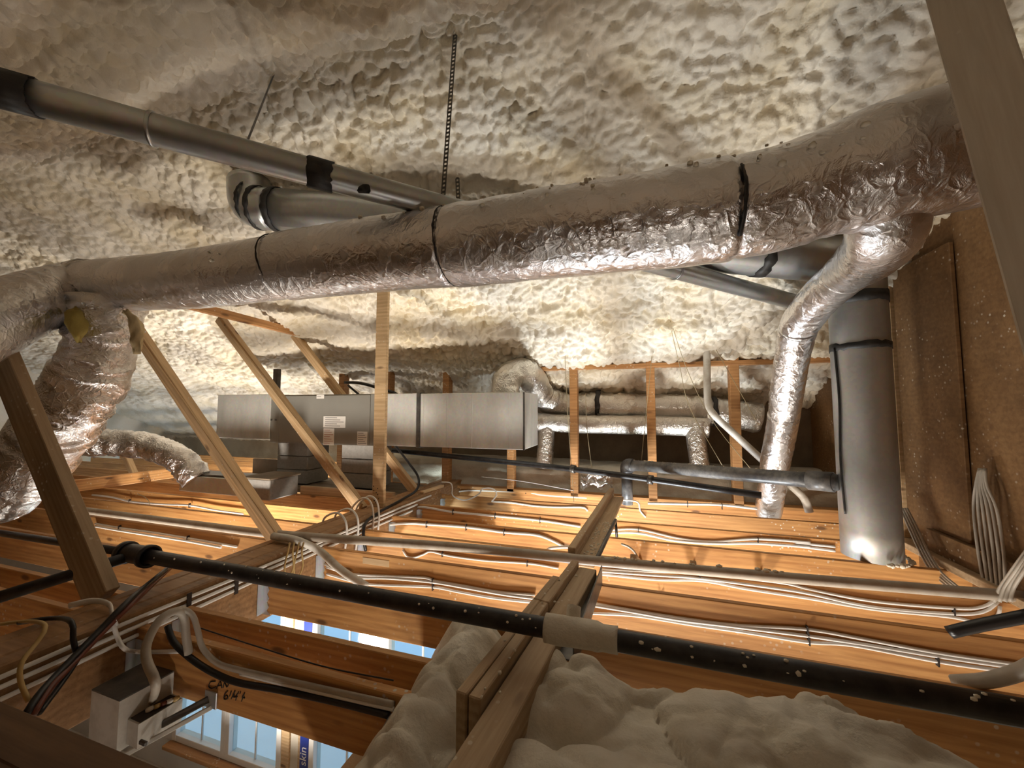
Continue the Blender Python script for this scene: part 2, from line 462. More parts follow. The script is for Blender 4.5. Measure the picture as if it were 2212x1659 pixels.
# ---- foam-covered roof, one continuous sprayed skin
def dome(w, r=0.72): return np.sqrt(np.clip(1 - (w / r) ** 2, 0, 1))
def build_ceiling():
    cosn = 1 / math.hypot(1, SL)
    x = np.concatenate([np.arange(XL, -7.5, 0.06), np.arange(-7.5, -5.0, 0.026), np.arange(-5.0, -3.2, 0.016), np.arange(-3.2, XR + 0.02, 0.0118)])
    s = np.concatenate([np.arange(-3.9, -1.6, 0.024), np.arange(-1.6, 3.2, 0.0118), np.arange(3.2, 4.3, 0.016), np.arange(4.3, 6.35, 0.045)])
    S, X = np.meshgrid(s, x)
    Yb = RY + S * cosn
    sm = np.sqrt((S * cosn) ** 2 + 0.10 ** 2)
    Zb = RZ + 0.05 - SL * sm
    tt = (S * cosn) / sm                           # -1 near side, 1 far side
    ny = -SL * cosn * tt; nz = -cosn * np.ones_like(S)
    wx = X + 0.035 * vn(X * 6, S * 6, seed=3); ws = S + 0.035 * vn(X * 6, S * 6, seed=4)
    big = 0.045 * vn(X * 1.3, S * 1.1, seed=11) + 0.035 * vn(X * 3.1, S * 2.9, seed=12) + 0.018 * vn(X * 7, S * 7, seed=13)
    a = dome(worley(wx / 0.098, ws / 0.078, 21), 0.66); b = dome(worley(wx / 0.060, ws / 0.052, 22), 0.64)
    c = dome(worley(wx / 0.24, ws / 0.19, 23), 0.9)
    mask = 0.55 + 0.45 * vn(X * 0.8, S * 0.9, seed=31)
    mask = np.clip((0.35 + mask) * np.clip((X + 6.6) / 1.6, 0.55, 1.0), 0.55, 1)
    h = big + 0.058 * a * mask + 0.034 * b * (0.5 + 0.5 * mask) + 0.030 * c
    # long creases where the spray passes overlap on the far slope
    for yc, x0, x1, d in ((3.52, -2.6, -0.6, 0.05), (3.86, -2.4, -0.3, 0.06), (3.66, -0.7, 0.8, 0.05), (3.98, -0.8, 0.7, 0.05), (4.22, -2.9, 0.9, 0.04)):
        wob = Yb - yc - 0.05 * vn(X * 2.1, X * 0 + yc * 9, seed=41) - 0.02 * vn(X * 9, X * 0 + yc * 9, seed=42)
        on = np.clip((X - x0) / 0.2, 0, 1) * np.clip((x1 - X) / 0.2, 0, 1) * np.clip(0.4 + 1.2 * vn(X * 2.3, X * 0 + yc * 5, seed=43), 0, 1)
        h = h - d * on * np.exp(-(wob / 0.022) ** 2) + 0.6 * d * on * np.exp(-((wob - 0.06) / 0.05) ** 2)
    # cracked line along the ridge
    rw = S - 0.09 * vn(X * 2.4, X * 0, seed=51) - 0.03 * vn(X * 8, X * 0, seed=52)
    h = h - 0.05 * np.exp(-(rw / 0.03) ** 2) * np.clip(0.55 + 0.8 * vn(X * 1.7, X * 0 + 4, seed=53), 0, 1)
    # thick rolled foot where the far slope meets the knee wall
    h = h + 0.05 * np.exp(-((Yb - 4.62) / 0.14) ** 2) * np.clip((X + 4.4) / 0.3, 0, 1)
    P = np.stack([X, Yb + ny * h, Zb + nz * h], -1)
    return grid_obj("ceiling", P, "ceiling_foam", flip=True)
structure(build_ceiling(), "cream spray foam covering the sloped roof underside")

# ---- attic floor framing: every joist is a piece of the floor
floor = structure(empty("floor", (0, 0, 0)), "open attic floor of bare timber joists")
JD = 0.255
JY = [0.82, 1.34, 1.53, 2.01, 2.48, 2.94, 3.38, 3.88, 4.42, 4.93]     # far top edges
joists = {}
for y in JY:
    yc = y - 0.019
    joists[y] = plank("floor_joist", (-2.32, yc, -JD / 2), (2.2 if y > 1.6 else -0.72, yc, -JD / 2), 0.038, JD, "joist_wood", floor)
plank("floor_joist", (-0.60, 1.952, -JD / 2), (2.2, 1.952, -JD / 2), 0.038, JD, "joist_wood", floor)
for y in JY + [5.4, 5.9, 6.4]:
    jl = plank("floor_joist", (-11.4, y - 0.019, -JD / 2), (-2.62, y - 0.019, -JD / 2), 0.038, JD, "joist_wood", floor)
def hanger(parent, x, yn, side=1):
    """ribbed sheet metal joist hanger on the near face of a joist"""
    w, z0, z1 = 0.055, -JD - 0.004, -0.05
    zs = np.linspace(z0, z1, 9)
    V, Fc = [], []
    for i, z in enumerate(zs):
        e = w - (0.014 if i % 2 else 0.0) + (0.02 if i == 0 else 0)
        for d in (0.004, 0.001):
            V += [(x, yn - d, z), (x + side * e, yn - d, z)]
    for i in range(8):
        a = i * 4
        Fc += [(a, a + 1, a + 5, a + 4), (a + 1, a + 3, a + 7, a + 5)]
    p1 = (V, Fc)
    fl = [(x + 0.003, yn - 0.004, z0), (x + 0.003, yn - 0.04, z0), (x + 0.003, yn - 0.04, z1), (x + 0.003, yn - 0.004, z1)]
    return multi("joist_hanger", [p1, (fl, [(0, 1, 2, 3)])], "hanger_metal", parent, smooth=False)
for y in JY[1:9]:
    hanger(joists[y], -2.318, y - 0.038)
# cross bridging between two joists of the right-hand bay
for x in (-0.05, 0.34, 0.78):
    plank("bridging_piece", (x, 2.95, -0.02), (x + 0.05, 3.33, -0.20), 0.04, 0.09, "dusty_wood", floor)
# solid blocks between joists
plank("blocking", (-1.93, 2.485, -0.05), (-1.70, 2.485, -0.05), 0.09, 0.05, "pale_wood", floor)
plank("blocking", (-1.98, 3.93, -0.055), (-1.72, 3.95, -0.055), 0.10, 0.03, "pale_wood", floor)
plank("blocking", (-0.80, 1.58, -0.12), (-0.74, 1.95, -0.12), 0.038, 0.2, "joist_wood", floor)
# pencilled note on the joist by the window, written with marker strokes
def q1(pts): return [PY(x * 0.36707, 1050 + y * 0.36709, 1.3) - Vector((0, 0.0006, 0)) for x, y in pts]
strokes = [[(1268, 1148), (1240, 1152), (1229, 1176), (1244, 1190), (1272, 1180)],
           [(1272, 1192), (1297, 1150), (1306, 1188)], [(1279, 1176), (1306, 1172)],
           [(1314, 1186), (1322, 1154), (1337, 1182), (1352, 1149)],
           [(1341, 1204), (1320, 1230), (1321, 1254), (1341, 1250), (1337, 1232), (1321, 1240)],
           [(1362, 1206), (1352, 1236)], [(1384, 1204), (1361, 1252)],
           [(1379, 1225), (1374, 1241), (1397, 1239)], [(1396, 1222), (1388, 1260)],
           [(1405, 1209), (1402, 1222)], [(1416, 1209), (1413, 1222)],
           [(1441, 1216), (1426, 1240), (1441, 1247)], [(1438, 1222), (1422, 1266)]]
wr = multi("handwriting", [tube_data(q1(s), 0.0022, 5, 0.01)[:2] for s in strokes], "ink", joists[1.34])
wr["label"] = "black marker note reading CAN 6 1/4 inches"

# ---- knee wall of studs at the far side
wall_far = structure(empty("wall_far", (0, 4.75, 0)), "open stud knee wall at the far eave")
SY = 4.78
for px in (735, 835, 962, 1239, 1407, 1590):
    p = PY(px, 900, SY)
    zt = roof_z(SY) - 0.02
    mt = "stud_wood"
    bounds("wall_stud", p.x - 0.047, p.x + 0.047, SY, SY + 0.12, 0.0, zt, mt, wall_far)
p = PY(1102, 900, SY); bounds("wall_stud", p.x - 0.045, p.x + 0.045, SY, SY + 0.12, 0.0, roof_z(SY), "stud_wood", wall_far)
bounds("top_plate", -1.35, 2.0, SY - 0.005, SY + 0.12, roof_z(SY) - 0.10, roof_z(SY) - 0.05, "stud_wood", wall_far)
bounds("bottom_plate", -2.3, 2.0, SY, SY + 0.12, 0.0, 0.038, "joist_wood", wall_far)

# sloping foam lining low behind the knee wall
def build_eave():
    x = np.arange(-4.2, 2.06, 0.03); t = np.linspace(0, 1, 60)
    T, X = np.meshgrid(t, x)
    Y = 4.98 + 0.10 * T + 1.2 * np.clip(T - 0.35, 0, 1)
    Z = -0.05 + 0.36 * np.clip(T / 0.42, 0, 1) + 0.02 * T
    a = np.clip(worley(X / 0.22, T * 1.6 / 0.22, 61), 0, 1)
    h = 0.05 * (1 - a * a) + 0.05 * vn(X * 2, T * 5, seed=62)
    return grid_obj("wall_eave", np.stack([X, Y - h, Z + 0.3 * h], -1), "eave_foam")
structure(build_eave(), "grey-cream foam packed behind the knee wall")

structure(bounds("wall_eave_brown", -4.2, 2.05, 5.66, 5.70, 0.0, 1.4, "platform_board"))  # plain dark brown sheet behind the low eave foam
# ---- plywood wall on the right
wall_right = structure(empty("wall_right", (XR, 2, 0)), "brown plywood wall on the right")
ysm = PX(2076, 800, 2.0).y
yed = PX(1945, 800, 2.0).y
bounds("plywood_sheet", 1.985, 2.01, ysm, yed, 0.20, roof_z(yed) + 0.0, "plywood", wall_right)
bounds("plywood_sheet", 2.02, 2.045, -2.0, ysm + 0.02, 0.12, 3.5, "plywood", wall_right)
bounds("plywood_sheet", 2.02, 2.045, ysm + 0.02, 7.4, -0.3, 3.2, "plywood", wall_right)
bounds("wall_stud", 1.965, 2.02, yed + 0.015, yed + 0.10, 0.05, roof_z(yed), "pale_wood", wall_right)
bounds("wall_stud", 1.94, 2.02, 4.15, 4.24, 0.0, roof_z(4.3), "stud_wood", wall_right)
bounds("bottom_plate", 1.90, 2.02, -0.5, 4.7, 0.0, 0.05, "dusty_wood", wall_right)
bounds("ledger_board", 1.955, 2.02, 2.55, 3.62, 0.05, 0.20, "plywood", wall_right)

# ---- closing walls out of view
structure(bounds("wall_left", XL - 0.1, XL, -3.0, 7.5, -3.4, 3.6, "ceiling_foam"))
structure(bounds("wall_rear", XL, XR, -1.62, -1.5, -3.4, 3.6, "plywood"))
structure(bounds("wall_right_lower", XR, XR + 0.1, -1.6, 5.3, -3.4, 0.15, "drywall"))
structure(bounds("wall_eave_back", XL, XR, 7.05, 7.2, -0.4, 0.6, "eave_foam"))
structure(bounds("floor_eave", -4.2, XR, 5.45, 7.2, -0.30, -0.22, "platform_board"))
structure(bounds("floor_eave_left", XL, -4.2, 6.5, 7.2, -0.30, -0.22, "platform_board"))
structure(bounds("ceiling_rear_deck", XL, 0.0, -1.5, 0.2, -0.32, -0.26, "platform_board"))
structure(bounds("ceiling_light_gap_side", 1.5, XR, -1.5, 0.2, -0.32, -0.26, "platform_board"))  # gap between the deck pieces is added for the fill lamp below

# ---- storey below
structure(bounds("floor_room", -1.5, XR, 3.62, 5.3, -3.45, -3.32, "subfloor"))
structure(bounds("floor_lower", XL, XR, -1.6, 3.62, -3.45, -3.32, "subfloor"), "pale dusty floor of the storey below")
structure(bounds("ground_outside", -16, 8, 3.6, 16, -3.60, -3.50, "snow"))
WY = 3.5
wins = [(-5.40, -4.66), (-4.53, -3.83), (-3.32, -2.55), (-2.42, -1.70)]
wall_win = structure(empty("wall_window", (-4, WY, -3.3)), "lower wall framed around the windows")
bounds("sill_wall", XL, -1.5, WY, WY + 0.14, -3.32, -2.98, "drywall", wall_win)
bounds("header", XL, -1.5, WY, WY + 0.14, -0.62, -JD - 0.005, "stud_wood", wall_win)
for x0, x1, mt in ((XL, -5.47, "drywall"), (-3.79, -3.66, "pale_wood"), (-3.66, -3.54, "white_foam"), (-3.54, -3.50, "pale_wood"), (-1.64, -1.5, "pale_wood")):
    bounds("wall_panel" if mt == "drywall" else "wall_stud" if mt == "pale_wood" else "foam_strip", x0, x1, WY - (0.0 if mt != "white_foam" else -0.02), WY + 0.14, -2.98, -0.62, mt, wall_win)
bounds("window_stool", -5.5, -3.8, WY - 0.09, WY + 0.02, -3.02, -2.975, "stud_wood", wall_win)
bounds("window_stool", -3.45, -1.6, WY - 0.09, WY + 0.02, -3.02, -2.975, "stud_wood", wall_win)
structure(bounds("wall_room_side", -1.5, -1.38, WY, 5.3, -3.32, -JD - 0.005, "drywall"))
structure(bounds("wall_room_end", -1.5, XR, 5.2, 5.3, -3.32, -0.02, "drywall"))
wrap = bounds("wrap_strip", -3.50, -3.385, WY - 0.012, WY + 0.1, -2.98, -0.62, "blue_wrap", wall_win)
wrap["label"] = "dark blue membrane strip with white lettering"
# white lettering that runs up the membrane
def lettering(txt, mw, size, mat, parent, name="lettering"):
    cu = bpy.data.curves.new(name, 'FONT'); cu.body = txt; cu.size = size; cu.extrude = 0.001
    t = bpy.data.objects.new(name + "_t", cu); COL.objects.link(t)
    me = bpy.data.meshes.new_from_object(t.evaluated_get(bpy.context.evaluated_depsgraph_get()))
    bpy.data.objects.remove(t)
    me.materials.clear(); me.materials.append(M[mat])
    o = bpy.data.objects.new(name, me); COL.objects.link(o)
    return put(o, mw, parent)
for z in (-2.72, -2.2):
    R = Matrix(((0, -1, 0), (0, 0, -1), (1, 0, 0))).to_4x4()
    lettering("skin", Matrix.Translation((-3.41, WY - 0.0135, z)) @ R, 0.12, "vinyl", wrap)
for i, (x0, x1) in enumerate(wins):
    w = structure(empty("window_%d" % (i + 1), ((x0 + x1) / 2, WY, -2.97)), "white vinyl window with divided panes")
    z0, z1 = -2.96, -0.64
    fr = 0.065
    for a, b in ((x0 - fr, x0), (x1, x1 + fr)): bounds("window_frame", a, b, WY - 0.01, WY + 0.10, z0, z1, "vinyl", w)
    for a, b in ((z0, z0 + 0.07), (z1 - 0.07, z1)): bounds("window_frame", x0, x1, WY - 0.01, WY + 0.10, a, b, "vinyl", w)
    xm = (x0 + x1) / 2
    bounds("muntin", xm - 0.010, xm + 0.010, WY + 0.035, WY + 0.055, z0 + 0.07, z1 - 0.07, "vinyl", w)
    for k in (1, 2, 3):
        z = z0 + (z1 - z0) * k / 4
        hw = 0.03 if k == 2 else 0.010
        bounds("meeting_rail" if k == 2 else "muntin", x0, x1, WY + 0.03, WY + 0.06, z - hw, z + hw, "vinyl", w)
    for a, b in ((x0, xm - 0.01), (xm + 0.01, x1)):
        for k in range(4):
            c0 = z0 + (z1 - z0) * k / 4 + 0.012; c1 = z0 + (z1 - z0) * (k + 1) / 4 - 0.012
            bounds("pane", a, b, WY + 0.042, WY + 0.048, c0, c1, "window_glass", w, 0)

# ---- work lights on the lower floor and two added fill lamps, each with its own beam
def work_light(i, base, aim, watts, spread, colour):
    b = Vector(base)
    t = thing("work_light", ["yellow tripod work light standing on the lower floor below the middle joists", "yellow tripod work light below the right-hand joists",
                             "yellow tripod work light below the left-hand joists", "cool white tripod work light below the far joists",
                             "added unseen fill lamp outside under the far left eave", "added unseen fill lamp below the deck gap behind the viewer"][i], "work light", b)
    top = b + Vector((0, 0, 0.85))
    tube("pole", [b + Vector((0, 0, 0.25)), top], 0.016, "dark_steel", t, 8, 0.5)
    for k in range(3):
        a = k * 2.094 + i
        tube("leg", [b + Vector((0, 0, 0.45)), b + Vector((0.38 * math.cos(a), 0.38 * math.sin(a), 0.012))], 0.011, "dark_steel", t, 6, 0.6)
    d = (Vector(aim) - top).normalized()
    R = d.to_track_quat('Z', 'Y').to_matrix().to_4x4()
    hd = box("lamp_head", top + d * 0.05, (0.42, 0.34, 0.07), "lamp_yellow", t, R, 0.012)
    box("lamp_lens", top + d * 0.088, (0.38, 0.30, 0.008), "lamp_lens", hd, R, 0.002)
    ld = bpy.data.lights.new("work_light_beam", 'AREA'); ld.shape = 'DISK'; ld.size = 0.55
    ld.energy = watts; ld.color = colour; ld.spread = math.radians(spread)
    lo = bpy.data.objects.new("work_light_beam", ld); COL.objects.link(lo)
    put(lo, Matrix.Translation(top + d * 0.13) @ (-d).to_track_quat('Z', 'Y').to_matrix().to_4x4(), t)
for i, args in enumerate(WORK_LIGHTS): work_light(i, *args)

# ================================================================== TIMBERS
# ---- carrying beam on which the braces stand
beam = thing("wood_beam", "dark weathered timber beam running back under the diagonal braces", "beam", (-2.47, 0.2, 0))
for x0, x1 in ((-2.62, -2.545), (-2.54, -2.40), (-2.395, -2.32)):
    bounds("beam_ply", x0, x1, 0.15, 5.0, -0.31, 0.08, "beam_wood", beam, 0.008)
plank("splice_block", (-2.37, 4.0, 0.095), (-2.33, 4.42, 0.095), 0.05, 0.03, "pale_wood", beam)

def strong():
    t = thing("strongback", "dusty strongback of doubled boards and steel angle crossing the joists", "beam", (-0.45, 1.2, 0))
    plank("board", (-0.558, 1.20, 0.005), (-0.478, 1.87, 0.005), 0.040, 0.27, "dusty_wood", t)
    plank("board", (-0.512, 1.20, 0.000), (-0.440, 1.87, 0.000), 0.044, 0.27, "dusty_wood", t)
    plank("board", (-0.476, 1.875, 0.07), (-0.440, 2.16, 0.07), 0.040, 0.14, "dusty_wood", t)
    plank("board", (-0.438, 1.875, 0.068), (-0.375, 2.42, 0.068), 0.044, 0.136, "dusty_wood", t)
    plank("board", (-0.43, 2.62, 0.07), (-0.30, 4.72, 0.07), 0.05, 0.14, "dusty_wood", t)
    plank("flat_board", (-0.500, 0.5, 0.045), (-0.300, 2.42, 0.045), 0.105, 0.11, "dusty_wood", t)
    plank("flat_board", (-0.345, 2.62, 0.04), (-0.225, 4.66, 0.04), 0.12, 0.034, "dusty_wood", t)
    tube("pipe_stub", [(-0.275, 2.60, 0.07), (-0.20, 3.6, 0.075)], 0.016, "dark_steel", t, 8, 0.4)
    tube("pipe_stub", [(-0.20, 3.6, 0.075), (-0.19, 3.62, -0.12)], 0.012, "black_cable", t, 8, 0.4)
    # steel angle: upright and foot
    p0, p1 = Vector((-0.262, 1.62, 0)), Vector((-0.222, 2.46, 0))
    plank("steel_angle", p0 + Vector((0, 0, 0.055)), p1 + Vector((0, 0, 0.055)), 0.006, 0.11, "dark_steel", t, bev=0.001)
    plank("angle_foot", p0 + Vector((-0.045, 0, 0.045)), p1 + Vector((-0.045, 0, 0.045)), 0.09, 0.006, "dark_steel", t, bev=0.001)
    rng = random.Random(5)
    blobs(t, [(Vector((-0.34 + rng.uniform(-.05, .05) + 0.058 * (y - 2.6), y, 0.058)), rng.uniform(0.004, 0.010)) for y in [rng.uniform(2.65, 3.6) for _ in range(70)]], seed=5)
    blobs(t, [(Vector((-0.50 + rng.uniform(-.06, .06) + 0.11 * (y - 1.2), y, 0.14)), rng.uniform(0.004, 0.008)) for y in [rng.uniform(1.2, 2.3) for _ in range(16)]], seed=6)
strong()

# ---- diagonal braces standing on the beam, and the post
def brace(label, base, top, w, h, mat="pale_wood"):
    t = thing("brace", label, "brace", base, "diagonal braces on the beam")
    b, tp = Vector(base), Vector(top)
    d = (tp - b).normalized()
    plank("board", b, tp, w, h, mat, t, up=Vector((0, 1, 0)).cross(d) if False else (0, 0, 1))
    return t, b, tp, d
def lean(px, py, Y, over=0.0, base=None):
    p = PY(px, py, Y)
    if base is not None and over: p = p + (p - Vector(base)).normalized() * over
    return p
B = [((-2.66, 1.34, 0.06), (22, 808), "nearest wide brown diagonal brace at the left edge"),
     ((-2.60, 2.32, 0.06), (310, 735), "diagonal brace rising beside the drooping foil flex duct"),
     ((-2.60, 3.27, 0.06), (480, 695), "diagonal brace crossing in front of the air handler cabinet, second from the post"),
     ((-2.52, 4.12, 0.06), (640, 728), "rearmost diagonal brace touching the back of the vertical post")]
braces = []
for i, (bs, tp, lab) in enumerate(B):
    t = thing("brace", lab, "brace", bs, "diagonal braces on the beam")
    topp = PY(tp[0], tp[1], bs[1])
    topp = topp + (topp - Vector(bs)).normalized() * (0.9, 0.35, 0.05, 0.08)[i]
    if i == 0: plank("board", bs, topp, 0.06, 0.20, "dusty_wood", t, up=(0, 0, 1))
    else: plank("board", bs, topp, 0.075, 0.10, "pale_wood", t, up=(0, 0, 1))
    if i in (1, 2): plank("cleat", Vector(bs) + Vector((0.03, -0.047, 0.05)), topp + Vector((0.03, -0.047, -0.03)), 0.02, 0.05, "pale_wood", t)
    braces.append((t, Vector(bs), topp))
# pencil marks near the head of the second brace from the post
t, bs, tp = braces[2]
u = (bs - tp).normalized()
mk = []
for k, (a, b2) in enumerate([((0.02, -0.03), (0.05, -0.01)), ((0.05, -0.01), (0.03, 0.01)), ((0.04, 0.02), (0.07, 0.03)), ((0.07, 0.0), (0.05, 0.045))]):
    up2 = u.cross(Vector((0, 1, 0)))
    f = lambda q: tp + u * (q[0] + 0.1) + up2 * q[1] + Vector((0, -0.0385, 0))
    mk.append(tube_data([f(a), f(b2)], 0.0025, 4, 0.05)[:2])
multi("pencil_mark", mk, "ink", t)
post = thing("post", "upright orange timber post from the beam to the foam ceiling", "post", (-2.47, 3.36, 0.08))
bounds("board", -2.545, -2.41, 3.34, 3.38, 0.08, roof_z(3.36) - 0.02, "pale_wood", post)
nails = []
for k in range(9):
    nails.append((ICO_V * 0.006 + np.array([-2.48 + random.uniform(-.05, .05), 3.338, 0.12 + 0.02 * k]), ICO_F))
multi("nail_head", nails, "ink", post)["kind"] = "stuff"
# purlin that carries the brace heads, coming out of the foam
pu = thing("purlin", "weathered purlin half buried in foam above the brace heads", "beam", PY(640, 716, 4.12))
plank("board", PY(655, 722, 4.15), PY(395, 655, 2.75), 0.06, 0.09, "stud_wood", pu)
# short strut and board at far left
fb = thing("timber", "orange knotty board set on edge across the far left joists", "board", PZ(160, 1060, 0.0))
plank("board", (-6.85, 2.6, 0.075), (-6.8, 4.25, 0.075), 0.05, 0.15, "joist_wood", fb)
st = thing("timber", "short pale strut behind the far flex duct", "board", PY(290, 1022, 4.3))
plank("board", PY(292, 1030, 4.3), PY(262, 960, 4.3), 0.08, 0.09, "pale_wood", st)
# leaning stud close to the camera, upper right
ns = thing("stud", "pale leaning stud close to the camera at the upper right", "stud", (0.92, 0.9, 0))
u0, u1 = PX(2290, 690, 1.0), PX(2078, 0, 1.0)
u2 = (u1 - u0).normalized()
plank("board", u0 - u2 * (u0.z / u2.z), u1 + u2 * 0.45, 0.135, 0.04, "chalky_wood", ns, up=(0.9, 1.25, 0.4))
ns2 = thing("stud", "dark stud behind the leaning pale stud at the top right corner", "stud", (1.55, 1.4, 0))
plank("board", (1.58, 1.20, 0.9), (1.58, 1.52, 3.05), 0.09, 0.14, "stud_wood", ns2, up=(1, 0, 0))

# ================================================================== MAIN FOIL DUCT
def wrinkle(seed, amp=0.006, fx=20.0, ft=1.4, lo=0.0):
    def f(s, ang, r):
        ca, sa = np.cos(ang), np.sin(ang)
        o = np.ones_like(ang)
        w = vn(o * s * fx + 2.0 * ca, ca * ft + 9, sa * ft + 5, seed)
        w2 = vn(o * s * fx * 0.45 + sa, ca * ft * 1.3 + 3, sa * ft * 1.3, seed + 1)
        m = np.clip(0.35 + vn(o * s * 1.7, ca * 1.1, sa * 1.1, seed + 2), lo, 1.0)
        g = vn(o * s * 3.0, ca * 1.2 + 2, sa * 1.2, seed + 3) * 0.006
        return amp * (1 - np.abs(w)) ** 2 * m * 1.3 + amp * 0.8 * w2 * m + g
    return f
DY = 1.82
trunk = thing("foil_duct", "long foil wrapped main duct running across the whole attic", "duct", PY(700, 566, DY))
tp = [PY(x, y, DY) for x, y in ((185, 622), (420, 603), (700, 566), (1000, 531), (1300, 494), (1600, 448), (1830, 383), (2080, 318))]
endp = Vector((2.0, DY, tp[-1].z + 0.06))
tpath = tp + [endp]
s1, s2, s3 = [PY(x, y, DY).x for x, y in ((618, 575), (975, 535), (1575, 450))]
x0 = tp[0].x; Ltot = endp.x - x0
def trad(t):
    x = x0 + t * Ltot
    r = 0.192
    if x > s1: r += 0.012 * min(1, (x - s1) / 0.01)
    if x > s2: r += 0.004
    if x > s3: r -= 0.006
    for sx in (s1, s2, s3): r -= 0.010 * math.exp(-((x - sx) / 0.012) ** 2)
    if x > 0.72: r += 0.020 * min(1, (x - 0.72) / 0.15)
    return r
dw = wrinkle(71, 0.006, 22, 1.6)
dw2 = wrinkle(75, 0.011, 13, 1.6, 0.2)
def tdisp(s, ang, r):
    a = dw(s, ang, r) * 0.7
    k = min(1.0, max(0.0, (s - 2.9) / 0.8))
    return a * (1 - k) + dw2(s, ang, r) * k
tube("sleeve", tpath, trad, "duct_foil", trunk, 72, 0.012, tdisp)
def tz(x):
    for a, b in zip(tpath[:-1], tpath[1:]):
        if a.x <= x <= b.x: return a.lerp(b, (x - a.x) / (b.x - a.x)).z
    return tpath[-1].z
for i, (sx, tilt) in enumerate(((s1, 0.22), (s2, 0.04))):
    ring("joint_seam", (sx, DY, tz(sx)), (1, 0.0, tilt), trad((sx - x0) / Ltot) + (0.019 if i == 0 else 0.003), 0.0045, "seam_dark", trunk, 60, 0.002, 0.003, i)
# loose foil lip by the second seam and torn tape by the third
tube("tape_patch", [(s3 + 0.01, DY - 0.19, tz(s3) + 0.08), (s3 + 0.015, DY - 0.212, tz(s3)), (s3 + 0.012, DY - 0.195, tz(s3) - 0.10), (s3 + 0.01, DY - 0.12, tz(s3) - 0.17)], 0.009, "tape_black", trunk, 8, 0.02, lambda s, a, r: 0.006 * vn(a * 0 + s * 60, np.cos(a) * 2, np.sin(a) * 2, 5), 0.5)
rng = random.Random(11); sp = []
for k in range(60):
    x = rng.uniform(-0.5, 1.1) if k < 46 else rng.uniform(-2.5, -0.5)
    a = rng.uniform(0.05, 1.25)
    rr = trad((x - x0) / Ltot) + 0.004
    sp.append((Vector((x, DY - rr * math.cos(a), tz(x) + rr * math.sin(a))), rng.uniform(0.004, 0.014)))
blobs(trunk, sp, seed=11)
# branch that drops from the right end of the main duct to the joists
br = thing("foil_branch_duct", "foil branch duct elbowing down from the main duct beside the flue", "duct", (1.25, 4.45, 0))
b0 = Vector((0.93, DY + 0.02, tz(0.93) - 0.10))
bp = [b0, PY(1905, 520, 2.05), PD(1830, 590, 2.35), PD(1760, 655, 2.75), PD(1722, 712, 3.02), PD(1712, 770, 3.14), PD(1692, 900, 3.38), PD(1672, 1010, 3.62), PZ(1660, 1108, -0.02)]
tube("sleeve", bp, lambda t: 0.135 - 0.022 * min(1, t * 1.6), "duct_foil", br, 48, 0.014, wrinkle(81, 0.008, 24, 1.3, 0.15))
for q in (2, 4, 6):
    ring("joint_seam", bp[q], bp[q + 1] - bp[q - 1], 0.122 - 0.004 * q / 2, 0.03, "flex_foil", br, 32, 0.006, 0.004, q)

# left end: the main duct bends down towards the viewer
le = thing("foil_elbow_duct", "foil duct elbow bending off the frame at the left edge", "duct", PD(60, 660, 2.6))
tube("sleeve", [tp[0] + Vector((0.12, 0, 0)), tp[0] + Vector((-0.05, 0, 0)), PD(110, 640, 2.82), PD(40, 668, 2.55), PD(-60, 712, 2.25), PD(-220, 780, 1.9)], 0.2, "duct_foil", le, 56, 0.016, wrinkle(91, 0.010, 14, 1.6, 0.2))
ring("joint_seam", tp[0] + Vector((0.06, 0, 0)), (1, 0.25, 0.1), 0.196, 0.008, "seam_dark", le, 48, 0.004, 0.003, 4)
fx = thing("flex_duct", "thick crinkled flex duct drooping under the main duct at left", "duct", PD(215, 720, 2.85))
fp = [PD(232, 650, 2.88), PD(226, 705, 2.86), PD(212, 775, 2.84), PD(168, 862, 2.82), PD(110, 945, 2.80), PD(50, 1025, 2.80), PD(-20, 1070, 2.78), PD(-140, 1085, 2.7)]
def flexr(s, ang, r):
    o = np.ones_like(ang)
    w = vn(o * s * 17 + 1.2 * np.sin(ang), np.cos(ang) * 1.1, np.sin(ang) * 1.1, 95)
    return 0.028 * (1 - np.abs(w)) ** 2 - 0.010 + 0.012 * vn(o * s * 5, np.cos(ang) * 1.4, np.sin(ang) * 1.4, 96)
tube("sleeve", fp, lambda t: 0.21 - 0.02 * math.exp(-((t - 0.2) / 0.06) ** 2), "flex_foil", fx, 56, 0.014, flexr)
# torn insulation at the take-off
tr_ = thing("insulation_tuft", "torn yellow fibreglass showing between main duct and flex duct", "insulation", PD(165, 705, 2.62))
tube("tuft", [PD(160, 665, 2.66), PD(166, 705, 2.60), PD(170, 740, 2.62)], lambda t: 0.012 + 0.035 * math.sin(math.pi * t), "fiberglass", tr_, 14, 0.015, lambda s, a, r: 0.02 * vn(a * 0 + s * 25, np.cos(a) * 2, np.sin(a) * 2, 7))
tr2 = thing("insulation_tuft", "ragged pale fibreglass flap hanging right of the flex duct collar", "insulation", PD(292, 700, 2.8))
tube("tuft", [PD(272, 672, 2.75), PD(292, 700, 2.75), PD(298, 765, 2.76)], lambda t: 0.018 + 0.02 * math.sin(math.pi * t), "flap_fiber", tr2, 12, 0.02, lambda s, a, r: 0.016 * vn(a * 0 + s * 25, np.cos(a) * 2, np.sin(a) * 2, 8))

